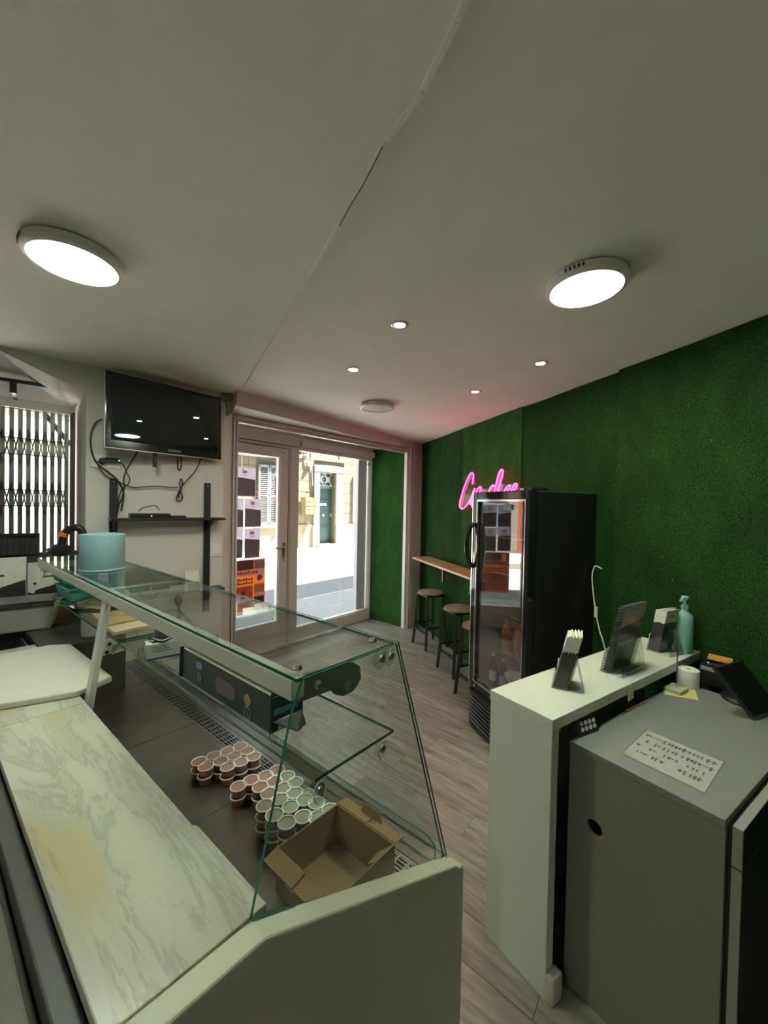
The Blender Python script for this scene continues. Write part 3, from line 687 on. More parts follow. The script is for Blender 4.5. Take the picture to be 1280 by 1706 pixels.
# ------------------------------------------------------------------ neon sign on the turf
def npt(x, y, off=-.055): return onrw(740+x/8, 760+y/8, off)
def spline(pts, k=5):
    out = []; n = len(pts)
    for i in range(n-1):
        p0, p1, p2, p3 = pts[max(i-1, 0)], pts[i], pts[i+1], pts[min(i+2, n-1)]
        for j in range(k):
            t = j/k; out.append(.5*((2*p1)+(p2-p0)*t+(2*p0-5*p1+4*p2-p3)*t*t+(3*p1-p0-3*p2+p3)*t**3))
    return out+[pts[-1]]
c0 = npt(500, 500)
ns = thing('neon_sign', c0, 'glowing pink handwriting neon sign on the green turf wall', 'sign')
strokes = [
 [(378, 370), (384, 320), (393, 262), (384, 228), (362, 226), (335, 262), (300, 335), (262, 440), (230, 545), (210, 632), (216, 682), (244, 700), (282, 676), (322, 628), (360, 560), (392, 470), (408, 432), (400, 470), (376, 550), (350, 625), (356, 640), (386, 580), (416, 505), (436, 470), (430, 500), (402, 580), (372, 650), (384, 690), (404, 694), (424, 650), (452, 580), (470, 520)],
 [(440, 460), (460, 422), (486, 408), (494, 430), (480, 470), (470, 520), (490, 560), (530, 530), (560, 480)],
 [(690, 445), (678, 395), (645, 396), (616, 430), (600, 480), (604, 530), (640, 520), (676, 460), (690, 410), (704, 330), (734, 226), (764, 180), (784, 196), (776, 270), (752, 350), (726, 430), (716, 500), (740, 530), (790, 480)],
 [(790, 480), (836, 420), (862, 388), (882, 402), (864, 440), (840, 480), (850, 530), (890, 470), (918, 412), (948, 368), (972, 376), (962, 412), (930, 460), (920, 510), (960, 530)]]
for st_ in strokes:
    B().tube(spline([npt(*p) for p in st_]), .0062, 8).done('tube', PINK, ns, smooth=True)
hull = [(366, 205), (410, 250), (404, 400), (500, 395), (510, 440), (590, 430), (640, 375), (690, 370), (760, 160), (800, 190), (760, 360), (830, 390), (960, 350), (990, 380), (990, 560), (420, 720), (330, 640), (250, 720), (195, 690), (200, 600), (290, 320)]
b = B(); b.ext([npt(*p, off=-.044) for p in hull], WN*.005); b.done('backing_panel', ACRYL, ns)
for p in ((350, 480), (740, 470), (930, 500)):
    q = npt(*p, off=-.040); B().lathe([(.006, 0), (.006, .022)], q, 10, ax=WN).done('spacer', STEEL, ns)

# ------------------------------------------------------------------ bar ledge and stools
d0 = 4.83-V((RWP[0], RWP[1], 0)).dot(WD); d1 = d0-1.75
ZBAR = 1.055
bl = thing('bar_ledge', rw((d0+d1)/2, -.15)+V((0, 0, ZBAR-.03)), 'narrow oak bar ledge fixed along the green turf wall', 'shelf')
b = B(); b.prism([P2(rw(d0, -.285)), P2(rw(d1, -.285)), P2(rw(d1, -.03)), P2(rw(d0, -.03))], ZBAR-.028, ZBAR); b.done('board', WOOD, bl, bevel=.004)
for (x, y) in ((738, 950), (784, 968), (815, 985)):
    p = onrw(x, y, -.03); d_ = (p-V((RWP[0], RWP[1], 0))).dot(WD)
    b = B(); b.bar(rw(d_, -.033)+V((0, 0, ZBAR-.03)), rw(d_, -.033)+V((0, 0, ZBAR-.28)), .03, .006); b.bar(rw(d_, -.033)+V((0, 0, ZBAR-.033)), rw(d_, -.24)+V((0, 0, ZBAR-.033)), .03, .006)
    b.done('bracket', TRIM, bl)
def make_stool(loc, rz, label):
    t = thing('bar_stool', loc, label, 'stool', 'bar stools under the ledge', rz); M_ = WM(t); zs = .68
    def bb(): q = B(); q.fr = M_; return q
    bb().lathe([(.150, -.022), (.160, -.016), (.160, -.004), (.154, 0)], (0, 0, zs), 36).done('seat', SEATW, t, smooth=True)
    q = bb()
    for a, c in (((-.12, -.12), (.12, -.12)), ((.12, -.12), (.12, .12)), ((.12, .12), (-.12, .12)), ((-.12, .12), (-.12, -.12))): q.bar((*a, zs-.034), (*c, zs-.034), .022, .022)
    q.done('seat_frame', BLACKM, t)
    for sx in (-1, 1):
        for sy in (-1, 1):
            q = bb(); q.bar((sx*.155, sy*.155, 0), (sx*.11, sy*.11, zs-.024), .028, .028); q.done('leg', BLACKM, t)
    zf = .20; e = .155-.045*zf/zs
    for a, c, z_ in (((-e, -e), (e, -e), zf), ((e, -e), (e, e), zf+.06), ((e, e), (-e, e), zf), ((-e, e), (-e, -e), zf+.06)):
        q = bb(); q.bar((*a, z_), (*c, z_), .024, .020); q.done('foot_rail', BLACKM, t)
    q = bb()
    for sx in (-1, 1):
        for sy in (-1, 1): q.lathe([(.006, 0), (.004, .003)], (sx*(e+.008), sy*e, zf+.06), 8, ax=(sx, 0, 0))
    q.done('bolt', CHROME, t)
    return t
rz = math.atan2(WD.y, WD.x)
s1p, s2p, s3p = at(718, 985, .68), at(765, 1012, .68), at(801, 1041, .68)
st1 = make_stool(V((s1p.x, s1p.y, 0)), rz+.15, 'black bar stool with wooden seat, farthest from the fridge by the pillar')
dup(st1, V((s2p.x, s2p.y, 0)), rz+.1, 'black bar stool with wooden seat, middle one under the ledge')
dup(st1, V((s3p.x, s3p.y, 0)), rz+.05, 'black bar stool with wooden seat, half hidden behind the fridge')

# ------------------------------------------------------------------ drinks fridge
FX = V((.355, -.935, 0)).normalized(); FY = V((-FX.y, FX.x, 0)); FO = V((.734, 3.05, 0)); FWD, FDP, FH = .635, .575, 1.872
fg = thing('drinks_fridge', FO+FX*FWD/2+FY*FDP/2, 'tall black glass-door drinks fridge against the green wall', 'fridge')
def ff(): b = B(); b.fr = frame(FO, FX, FY, V((0, 0, 1))); return b
FBLK = mat('fridge_black', (.010, .010, .010), .38, bump=(80, .03))
b = ff()
b.box((0, .05, .02), (.022, FDP, FH-.01)); b.box((FWD-.022, .05, .02), (FWD, FDP, FH-.01)); b.box((.022, FDP-.03, .02), (FWD-.022, FDP, FH-.01)); b.box((.022, .05, FH-.06), (FWD-.022, FDP-.03, FH-.01)); b.box((.022, .05, .02), (FWD-.022, FDP-.03, .33)); b.done('cabinet', FBLK, fg, bevel=.004)
b = ff(); b.box((.024, .054, .332), (.030, FDP-.032, FH-.062)); b.box((FWD-.030, .054, .332), (FWD-.024, FDP-.032, FH-.062)); b.box((.03, FDP-.036, .332), (FWD-.03, FDP-.032, FH-.062)); b.box((.03, .054, .331), (FWD-.03, FDP-.036, .337)); b.done('liner', mat('fridge_liner', (.27, .265, .25), .5), fg)
b = ff()
xs = [(-.012, .05), (.0, -.012), (.06, -.03), (.32, -.042), (.575, -.03), (FWD, -.012), (FWD+.005, .05)]
b.prism([(x, y) for x, y in xs], .02, .295); kp = b.done('kick_panel', FBLK, fg)
for k in range(7):
    zz = .065+.03*k
    b = ff(); b.tube([(.045, -.036, zz), (.18, -.044, zz), (.32, -.048, zz), (.46, -.044, zz), (.59, -.036, zz)], .0055, 6); b.done('grille_louvre', mat('louvre_black', (.05, .05, .05), .25), kp)
b = ff(); b.box((.08, -.02, .297), (FWD-.08, .045, .312)); b.done('toe_gap', BLACK, fg)
z0_, z1_ = .315, FH
b = ff()
b.box((0, -.015, z0_), (.052, .045, z1_)); b.box((FWD-.035, -.015, z0_), (FWD, .045, z1_)); b.box((.052, -.015, z0_), (FWD-.035, .045, z0_+.055)); b.box((.052, -.015, z1_-.06), (FWD-.035, .045, z1_))
dor = b.done('door', BLACKG, fg, bevel=.006)
b = ff(); b.box((.052, .005, z0_+.055), (FWD-.035, .010, z1_-.06)); b.done('door_glass', FGLASS, dor)
b = ff(); b.box((.052, -.018, z0_+.055), (.060, .0, z1_-.06)); b.box((FWD-.043, -.018, z0_+.055), (FWD-.035, 0, z1_-.06)); b.box((.06, -.018, z1_-.075), (FWD-.043, 0, z1_-.06)); b.box((.06, -.018, z0_+.055), (FWD-.043, 0, z0_+.062)); b.done('chrome_trim', CHROME, dor)
b = ff(); b.box((-.006, -.019, z0_+.01), (.004, -.005, z1_-.01)); b.done('edge_trim', CHROME, dor)
b = ff(); b.tube(spline([V(q) for q in ((.02, -.015, 1.62), (.015, -.045, 1.60), (.008, -.07, 1.52), (.006, -.075, 1.45), (.008, -.07, 1.38), (.015, -.045, 1.30), (.02, -.015, 1.28))]), [.018]*31, 10); b.done('handle', BLACKG, dor, smooth=True)
b = ff(); b.lathe([(.010, 0), (.010, .006)], (.075, -.015, z0_+.028), 14, ax=(0, -1, 0)); b.done('lock', CHROME, dor)
b = ff(); b.box((FWD*.56, -.004, z1_-.135), (FWD*.70, .003, z1_-.095)); b.done('display', mat('display_blue', (.10, .17, .22), .2), dor)
b = ff(); b.box((FWD-.10, .0, FH), (FWD+.0, .13, FH+.02)); b.done('hinge_cover', BLACK, fg, bevel=.004)
b = ff(); b.box((FWD-.105, -.012, FH), (FWD-.065, .0, FH+.014)); b.done('hinge', STEEL, fg)
WIRE = mat('shelf_wire', (.35, .35, .35), .35, .8)
SHZ = (.68, .97, 1.26, 1.53)
for zz in SHZ[:4]:
    b = ff()
    for k in range(16): b.bar((.05+.0357*k, .08, zz), (.05+.0357*k, FDP-.05, zz), .004, .004)
    for yy in (.08, .3, FDP-.05): b.bar((.035, yy, zz-.004), (FWD-.035, yy, zz-.004), .006, .006)
    b.done('wire_shelf', WIRE, fg)
def bottle(x, y, z, h, r, body, label, cap, lab=None, grp=None):
    base = ff().fr @ V((x, y, z)); t = thing('bottle', base, lab, 'bottle', grp)
    B().lathe([(r*.9, 0), (r, .01), (r, h*.58), (r*.75, h*.68), (r*.38, h*.78), (r*.36, h*.93)], base, 18).done('body', body, t, smooth=True)
    B().lathe([(r*.45, h*.92), (r*.45, h)], base, 14).done('cap', cap, t)
    if label: B().lathe([(r*1.015, h*.18), (r*1.015, h*.5)], base, 18, cap0=False, cap1=False).done('label', label, t)
ORJ = mat('orange_drink', (.50, .15, .035), .25, coat=.4); BRN = mat('amber_bottle', (.14, .035, .02), .15, coat=.5)
for k, (x, y) in enumerate(((.30, .10), (.375, .15), (.44, .10))):
    bottle(x, y, SHZ[0]+.002, .27, .036, ORJ, mat('amber_label', (.35, .14, .05), .4), BLACK, ('bottle of orange drink inside the fridge, leftmost on its shelf', 'bottle of orange drink inside the fridge, set back between two others', 'bottle of orange drink inside the fridge, nearest the hinge side')[k], 'orange drink bottles in the fridge')
bottle(.11, .13, .339, .25, .03, BRN, mat('pale_label', (.75, .74, .66), .6), TRIM, 'dark bottle with white label on the fridge floor, left one', 'dark bottles on the fridge floor')
bottle(.22, .14, .339, .25, .03, BRN, mat('olive_label', (.42, .40, .28), .6), TRIM, 'dark bottle with dull yellow label on the fridge floor, right one', 'dark bottles on the fridge floor')
base = ff().fr @ V((.37, .13, .339)); jg = thing('jug', base, 'clear jar with white flared funnel top on the fridge floor', 'jug')
B().lathe([(.035, 0), (.04, .01), (.04, .11)], base, 18).done('jar', FROST, jg, smooth=True)
B().lathe([(.038, .112), (.045, .13), (.075, .18), (.08, .185), (.072, .182), (.04, .13)], base, 20).done('funnel', TRIM, jg, smooth=True)
cb = [onrw(991, 944, -.06), onrw(987, 960, -.07), onrw(989, 990, -.08), onrw(993, 1020, -.09), onrw(999, 1050, -.09), onrw(1005, 1068, -.09)]
t = thing('cable', cb[-1], 'white cord with inline switch hanging beside the fridge', 'cable')
B().tube(spline([onrw(1003, 948, -.04)]+[onrw(996, 944, -.05)]+cb+[onrw(1016, 1110, -.06)]), .004, 6).done('sheath', TRIM, t)
B().bar(cb[3]+V((0, 0, .04)), cb[3]-V((0, 0, .035)), .02, .016).done('switch', TRIM, t, bevel=.004)

# ------------------------------------------------------------------ white counter
CA = V((.447, 1.526, 0)); CL = V((.847, .532, 0)); CS = V((.597, -.802, 0)); ZC = 1.01
def ct(l, s, z): return CA + CL*l + CS*s + V((0, 0, z))
def cbx(b, l0, s0, z0, l1, s1, z1, m=0):
    return b.hexa([ct(l0, s0, z0), ct(l1, s0, z0), ct(l1, s1, z0), ct(l0, s1, z0), ct(l0, s0, z1), ct(l1, s0, z1), ct(l1, s1, z1), ct(l0, s1, z1)], m)
wc = thing('white_counter', ct(.65, .13, 0), 'glossy white high counter with slab end in front of the fridge', 'counter')
LE = 1.285
cbx(B(), 0, 0, ZC-.042, LE, .267, ZC).done('top', WHITE, wc, bevel=.002)
cbx(B(), .002, .002, .0, .042, .265, ZC-.043).done('end_panel', WHITE, wc, bevel=.002)
cbx(B(), .043, .002, .0, LE, .022, ZC-.043).done('front_panel', WHITE, wc, bevel=.002)
cbx(B(), .0, .255, .0, .06, .295, .10).done('foot', mat('foot_foam', (.55, .52, .44), .8), wc, bevel=.012)
cbx(B(), .045, .262, ZC-.05, .05, .268, ZC-.048).done('edge_strip', WHITEM, wc)
nt_ = B(); nt_.ext([ct(.52, .2675, ZC-.012), ct(.56, .2675, ZC-.012), ct(.565, .272, ZC-.062), ct(.515, .272, ZC-.066)], CS*.001)
tag(nt_.done('sticky_note', mat('sticky_yellow', (.66, .62, .22), .7)), 'small yellow sticky note hanging under the white counter edge', 'note')
# leaflet holders
def holder(l, s, w_, d_, h_, ang_, label, lean):
    base = ct(l, s, ZC+.0006); f = frame(base, hd(ang_), V((-hd(ang_).y, hd(ang_).x, 0)), V((0, 0, 1)))
    t = thing('leaflet_holder', base, label, 'leaflet holder', 'clear leaflet holders on the white counter')
    tl = math.tan(R(lean))
    def hb_(): q = B(); q.fr = f; return q
    hh = h_*.45; th = .0025
    for nm, y0, y1, zt in (('front_plate', -d_/2-th, -d_/2, hh), ('back_plate', d_/2, d_/2+th, h_*.62)):
        q = hb_(); q.hexa([(-w_/2, y0, 0), (w_/2, y0, 0), (w_/2, y1, 0), (-w_/2, y1, 0), (-w_/2, y0+zt*tl, zt), (w_/2, y0+zt*tl, zt), (w_/2, y1+zt*tl, zt), (-w_/2, y1+zt*tl, zt)]); q.done(nm, [ACRYL], t)
    for sx in (-1, 1):
        x = sx*w_/2; q = hb_(); q.ext([(x, -d_/2, 0), (x, d_/2, 0), (x, d_/2+hh*tl, hh), (x, -d_/2+hh*tl, hh)], (sx*th, 0, 0)); q.done('side_plate', ACRYL, t)
    q = hb_(); q.box((-w_/2, -d_/2, 0), (w_/2, d_/2+.045, th)); q.done('base_plate', ACRE, t)
    q = hb_(); q.ext([(-w_/2, d_/2+.055, 0), (w_/2, d_/2+.055, 0), (w_/2, d_/2+h_*.6*tl, h_*.6), (-w_/2, d_/2+h_*.6*tl, h_*.6)], (0, .0025, 0)); q.done('rear_strut', ACRYL, t)
    q = hb_()
    for sx in (-1, 1): q.bar((sx*w_/2, -d_/2, 0), (sx*w_/2, -d_/2+hh*tl, hh), .003, .003)
    q.bar((-w_/2, -d_/2, .001), (w_/2, -d_/2, .001), .003, .003); q.bar((-w_/2, -d_/2+hh*tl, hh), (w_/2, -d_/2+hh*tl, hh), .003, .003); q.done('rim', ACRE, t)
    return f, tl
LTOP = mat('leaflet_cream', (.70, .70, .58), .6); LDK = mat('leaflet_charcoal', (.035, .035, .038), .35)
def leaflets(l, s, w_, d_, h_, ang_, label, lean):
    f, tl = holder(l, s, w_, d_, .20, ang_, 'clear acrylic leaflet holder '+label[0], lean)
    st_ = thing('leaflet_stack', f @ V((0, 0, .004)), 'stack of cream and charcoal leaflets '+label[1], 'leaflets', 'leaflet stacks on the white counter')
    n_ = 9; dt = (d_-.008)/n_
    for k in range(n_):
        y0 = -d_/2+.003+dt*k; y1 = y0+dt*.93; hh = h_+random.uniform(-.006, .006)+.004*(k > 3); x0 = -w_/2+.004+random.uniform(0, .002)
        q = B(); q.fr = f; zc = hh*.70
        def sl_(za, zb, m): q.hexa([(x0, y0+za*tl, za), (w_/2-.004, y0+za*tl, za), (w_/2-.004, y1+za*tl, za), (x0, y1+za*tl, za), (x0, y0+zb*tl, zb), (w_/2-.004, y0+zb*tl, zb), (w_/2-.004, y1+zb*tl, zb), (x0, y1+zb*tl, zb)], m)
        sl_(.004, zc, 1); sl_(zc, hh, 0); q.done('leaflet', [LTOP, LDK], st_)
    q = B(); q.fr = f; z0 = h_*.83
    q.ext([(-.008, d_/2+z0*tl-.006, z0), (.008, d_/2+z0*tl-.006, z0), (.008, d_/2+(z0+.014)*tl-.006, z0+.014), (-.008, d_/2+(z0+.014)*tl-.006, z0+.014)], (0, .003, 0)); q.done('logo', RED, st_)
pA = (at(929, 1143, ZC)-CA); 
def ls(p): 
    q = p-CA; det = CL.x*CS.y-CS.x*CL.y; return ((q.x*CS.y-CS.x*q.y)/det, (CL.x*q.y-q.x*CL.y)/det)
l1 = ls(at(934, 1140, ZC)); l2 = ls(at(1028, 1112, ZC)); l3 = ls(at(1099, 1083, ZC))
HA = 18.
leaflets(l1[0], l1[1], .105, .062, .222, 207, ('nearest the counter end', 'in the holder nearest the counter end'), 13)
leaflets(l3[0], l3[1], .115, .062, .228, 246, ('beside the soap bottle', 'in the holder beside the soap bottle'), 9)
f, tl = holder(l2[0], l2[1], .215, .04, .24, 238, 'wide clear acrylic holder in the middle of the white counter', 12)
bk = thing('menu_booklet', f @ V((0, 0, .004)), 'black spiral-bound menu booklet in clear holder on white counter', 'booklet')
def bs(q, x0, x1, y0, y1, za, zb, m=0): q.hexa([(x0, y0+za*tl, za), (x1, y0+za*tl, za), (x1, y1+za*tl, za), (x0, y1+za*tl, za), (x0, y0+zb*tl, zb), (x1, y0+zb*tl, zb), (x1, y1+zb*tl, zb), (x0, y1+zb*tl, zb)], m)
q = B(); q.fr = f; bs(q, -.102, .102, -.010, .010, .005, .315); q.done('pages', mat('booklet_cover', (.09, .095, .092), .12), bk)
q = B(); q.fr = f; q.hexa([(-.1, .0105+.24*tl, .24), (.1, .0105+.215*tl, .215), (.1, .012+.215*tl, .215), (-.1, .012+.24*tl, .24), (-.1, .0105+.313*tl, .313), (.1, .0105+.313*tl, .313), (.1, .012+.313*tl, .313), (-.1, .012+.313*tl, .313)]); q.done('pale_header', mat('booklet_grey', (.46, .47, .42), .15), bk)
q = B(); q.fr = f
for dx in (-.05, -.02, .012): bs(q, dx, dx+.018, .0122, .0128, .255, .285)
q.done('logo', mat('logo_grey', (.45, .42, .40), .4), bk)
q = B(); q.fr = f
for k in range(22):
    zz = .014+.0138*k; c = V((.104, zz*tl, zz)); q.tube([c+V((.012*math.cos(a), .013*math.sin(a), 0)) for a in (0, 1.05, 2.1, 3.14, 4.2, 5.25)], .002, 5, closed=True)
q.done('spiral_binding', BLACKM, bk)
# soap bottle
so = at(1139, 1085, ZC+.0005); sb = thing('soap_bottle', V((so.x, so.y, ZC+.0005)), 'pale turquoise pump soap bottle at the far end of white counter', 'bottle')
SOAP = mat('turquoise_soap', (.26, .55, .47), .3, coat=.3)
B().lathe([(.036, 0), (.040, .006), (.040, .175), (.036, .195), (.016, .215), (.014, .225)], so, 24).done('body', SOAP, sb, smooth=True)
B().lathe([(.017, .225), (.017, .245), (.008, .25), (.007, .275)], so, 16).done('collar', SOAP, sb, smooth=True)
q = B(); q.lathe([(.016, .275), (.018, .28), (.018, .29), (.012, .294)], so, 16); q.tube([V((so.x, so.y, ZC+.285)), V((so.x-.02, so.y-.012, ZC+.284)), V((so.x-.045, so.y-.028, ZC+.276))], .007, 8); q.done('pump_head', SOAP, sb, smooth=True)

# ------------------------------------------------------------------ grey desk
ZD = .90
dk = thing('cash_desk', ct(.65, .2, 0), 'grey laminate cash desk tucked behind the white counter', 'desk')
D0, D1, DSA, DSB = .115, 1.06, .262, .696
cbx(B(), D0, DSA, ZD-.022, D1, DSB, ZD).done('desktop', GREYD, dk, bevel=.002)
# side panel with a round cable hole
hc = onw(990, 1380, ct(D0+.004, 0, 0), math.degrees(math.atan2(CS.x, CS.y)))
def side_panel():
    f = frame(ct(D0+.004, DSA, 0), CS, V((0, 0, 1)), CL); inv = f.inverted(); c = inv @ hc; cx, cy = c.x, c.y; r_ = .030
    W2, H2 = (DSB-DSA)*CS.length, ZD-.024
    bm = bmesh.new(); N = 24
    ring = [bm.verts.new((cx+r_*math.cos(2*math.pi*i/N), cy+r_*math.sin(2*math.pi*i/N), 0)) for i in range(N)]
    outp = []
    for i in range(N):
        a = 2*math.pi*i/N; dx, dy = math.cos(a), math.sin(a)
        t = min([q for q in (((W2-cx)/dx if dx > 1e-6 else 9), ((-cx)/dx if dx < -1e-6 else 9), ((H2-cy)/dy if dy > 1e-6 else 9), ((-cy)/dy if dy < -1e-6 else 9))])
        outp.append((cx+dx*t, cy+dy*t))
    pts = list(outp)
    vo = [bm.verts.new((x, y, 0)) for x, y in pts]; cor = {}
    def side(p): 
        return 0 if abs(p[1]) < 1e-6 else 1 if abs(p[0]-W2) < 1e-6 else 2 if abs(p[1]-H2) < 1e-6 else 3
    cpt = {(0, 1): (W2, 0), (1, 2): (W2, H2), (2, 3): (0, H2), (3, 0): (0, 0)}
    for i in range(N):
        j = (i+1) % N; fsd = [ring[i], vo[i]]
        k = (side(pts[i]), side(pts[j]))
        if k in cpt: fsd.append(bm.verts.new((*cpt[k], 0)))
        fsd += [vo[j], ring[j]]; bm.faces.new(fsd)
    g = bmesh.ops.extrude_face_region(bm, geom=bm.faces[:]); 
    bmesh.ops.translate(bm, verts=[v for v in g['geom'] if isinstance(v, bmesh.types.BMVert)], vec=(0, 0, .018))
    bmesh.ops.recalc_face_normals(bm, faces=bm.faces)
    me = bpy.data.meshes.new('side_panel'); bm.to_mesh(me); bm.free(); me.transform(WM(dk).inverted() @ f); me.materials.append(mat('grey_side', (.225, .23, .192), .5))
    o = bpy.data.objects.new('side_panel', me); C.objects.link(o); o.parent = dk
    rg = B(); rg.fr = f; rg.lathe([(r_, -.001), (r_+.003, -.001), (r_+.003, .001), (r_-.002, .001), (r_-.002, .017)], (cx, cy, 0), 24, cap0=False, cap1=False); rg.done('hole_edge', mat('raw_board', (.38, .30, .17), .8), dk)
side_panel()
cbx(B(), D0+.024, DSA, .02, D1, DSA+.016, ZD-.024).done('back_panel', MATS['grey_side'], dk)
cbx(B(), D1-.02, DSA+.017, 0, D1, DSB-.005, ZD-.024).done('side_panel', MATS['grey_side'], dk)
cbx(B(), D0+.024, DSA+.017, .30, D1-.021, DSB-.01, .316).done('inner_shelf', MATS['grey_side'], dk)
zsp = .775
for za, zb in ((.06, zsp-.002), (zsp+.003, ZD-.012)):
    q = cbx(B(), D0+.012, DSB+.012, za, D1, DSB+.034, zb).done('drawer_front', [mat('grey_edge', (.30, .31, .26), .5)], dk, bevel=.001)
    pa = cbx(B(), D0+.013, DSB+.0342, za+.001, D1-.001, DSB+.0352, zb-.001); pa.done('face', mat('shaded_drawer_face', (.012, .012, .012), .5), q)  # dark drawer faces, with the shade on them put into the colour
for k in range(2): 
    q = cbx(B(), .5+.35*k, DSB+.036, .84, .54+.35*k, DSB+.05, .85); q.done('knob', BLACK, dk)
cbx(B(), D0+.03, DSB, .06, D1, DSB+.012, ZD-.022).done('carcass_front', DARK, dk)

# things on the desk
def dbox(name, lo, hi, fr_, m, bev=0.): 
    q = B(); q.fr = fr_; q.box(lo, hi); return q
# price sheet (laminated)
c4 = [at(1079, 1217, ZD), at(1029, 1251, ZD), at(1163, 1311, ZD), at(1206, 1270, ZD)]
ux = (c4[3]-c4[0]).normalized(); uy = V((-ux.y, ux.x, 0)); Lx = (c4[3]-c4[0]).length; Ly = (c4[1]-c4[0]).length
f = frame(c4[0]+V((0, 0, .0005)), ux, uy, V((0, 0, 1)))
ps = thing('printed_sheet', (c4[0]+c4[2])/2, 'laminated white printed sheet lying on the grey desk', 'sheet')
q = B(); q.fr = f; q.box((0, -Ly, 0), (Lx, 0, .001)); q.done('page', PAPER, ps)
q = B(); q.fr = f; q.box((-.004, -Ly-.010, .001), (Lx+.004, .004, .0015)); q.done('laminate', glass('laminate_film', (.985, .985, .98), 1.4), ps)
q = B(); q.fr = f
for r_ in range(4):
    y = -Ly*(.16+.2*r_); x = Lx*(.05+.06*(r_ % 2)); 
    while x < Lx*.92:
        wd = random.uniform(.003, .006); hh = random.uniform(.012, .03)
        if random.random() < .78: q.box((x, y-hh*.6, .0017), (x+wd, y+hh*.4, .0019))
        if random.random() < .45: q.box((x-.004, y-hh*.1, .0017), (x+.011, y+.003, .0019))
        x += random.uniform(.009, .017)
o = q.done('lettering', mat('print_grey', (.16, .16, .14), .7), ps); o['kind'] = 'stuff'
# keypad
kb = at(965, 1208, ZD); kx = (at(996, 1221, ZD)-at(965, 1229, ZD)).normalized()
k0_ = at(966, 1229, ZD); kx = (at(999, 1217, ZD)-k0_); kl = kx.length; kx.normalize(); ky = V((-kx.y, kx.x, 0))
f = frame(k0_, kx, ky, V((0, 0, 1))); kp_ = thing('keypad', k0_+kx*kl/2+ky*.03, 'small black keypad box with eight white round keys on the desk', 'keypad')
hk = .062
q = B(); q.fr = f; q.hexa([(0, 0, 0), (kl, 0, 0), (kl, .05, 0), (0, .05, 0), (0, .018, hk), (kl, .018, hk), (kl, .05, hk), (0, .05, hk)]); q.done('case', mat('keypad_grey', (.07, .072, .065), .5), kp_, bevel=.003)
tq = .018/hk; q = B(); q.fr = f; q.hexa([(.003, -.001+.004*tq, .004), (kl-.003, -.001+.004*tq, .004), (kl-.003, .001+.004*tq, .004), (.003, .001+.004*tq, .004), (.003, -.001+(hk-.004)*tq, hk-.004), (kl-.003, -.001+(hk-.004)*tq, hk-.004), (kl-.003, .001+(hk-.004)*tq, hk-.004), (.003, .001+(hk-.004)*tq, hk-.004)]); q.done('face', BLACK, kp_)
for i in range(4):
    for j in range(2):
        zz = .022+.019*j; q = B(); q.fr = f; q.lathe([(kl*.078, 0), (kl*.07, .002)], (kl*(.2+.2*i), zz*tq-.001, zz), 12, ax=(0, -1, tq)); q.done('key', TRIM, kp_)
# pencil
p0, p1 = at(1043, 1186, ZD), at(1074, 1171, ZD); q = B(); q.tube([V((p0.x, p0.y, ZD+.004)), V((p1.x, p1.y, ZD+.004))], .004, 6)
pc = tag(q.done('pencil', mat('pencil_orange', (.5, .22, .05), .5)), 'short orange pencil lying on the grey desk', 'pencil')
q = B(); dpp = (p0-p1).normalized(); q.lathe([(.004, 0), (.0008, .012)], V((p0.x, p0.y, ZD+.004)), 6, ax=dpp); q.done('tip', DARK, pc)
# paper roll, spike, note, printer, screen
pr0 = at(1147, 1143, ZD); pr_t = thing('till_roll', V((pr0.x, pr0.y, ZD)), 'white till paper roll standing upright by the printer', 'paper roll')
q = B(); q.lathe([(.0425, .001), (.043, .004), (.043, .083), (.042, .085), (.010, .085), (.010, .066)], V((pr0.x, pr0.y, ZD)), 28); q.done('paper', PAPER, pr_t, smooth=True)
q = B(); q.lathe([(.0098, .0672), (.0095, .0675)], V((pr0.x, pr0.y, ZD)), 12); q.done('core_hole', BLACK, pr_t)
n4 = [V((0, 0, .0005))+p for p in [at(1105, 1145, ZD), at(1107, 1157, ZD), at(1164, 1167, ZD), at(1157, 1145, ZD)]]
q = B(); q.ext(n4, V((0, 0, .0015))); tag(q.done('note_sheet', mat('yellow_paper', (.72, .68, .26), .7)), 'yellow paper note under the spike on the desk', 'note')
sk = at(1127, 1151, ZD+.0016); sk.z = ZD+.0022; f = frame(sk, CL, V((-CL.y, CL.x, 0)), V((0, 0, 1)))
sp_ = thing('receipt_spike', sk, 'pale block receipt spike with thin steel needle on yellow note', 'spike')
q = B(); q.fr = f; q.box((-.045, -.034, 0), (.045, .034, .018)); q.done('base', mat('spike_base', (.50, .50, .37), .5), sp_, bevel=.003)
q = B(); q.fr = f; q.tube([(0, 0, .017), (0, 0, .18), (0, 0, .20)], [.0032, .0032, .001], 8); q.done('needle', STEEL, sp_)
f = frame(at(1152, 1135, ZD)+CS*.03+V((0, 0, .0005)), (at(1212, 1152, ZD)-at(1152, 1135, ZD)), V((0, 0, 1)).cross(at(1212, 1152, ZD)-at(1152, 1135, ZD)), V((0, 0, 1)))
Wp = (at(1212, 1152, ZD)-at(1152, 1135, ZD)).length
prn = thing('receipt_printer', f @ V((Wp/2, .08, 0)), 'black receipt printer with green light beside the till roll', 'printer')
q = B(); q.fr = f; q.ext([(0, 0, 0), (0, .125, 0), (0, .125, .111), (0, .02, .095), (0, 0, .075)], (Wp, 0, 0)); q.done('case', BLACK, prn, bevel=.006)
q = B(); q.fr = f; q.ext([(.01, .012, .0945), (.01, .12, .1105), (.01, .12, .1155), (.01, .012, .0995)], (Wp-.02, 0, 0)); q.done('lid', mat('printer_lid', (.02, .02, .02), .3), prn, bevel=.002)
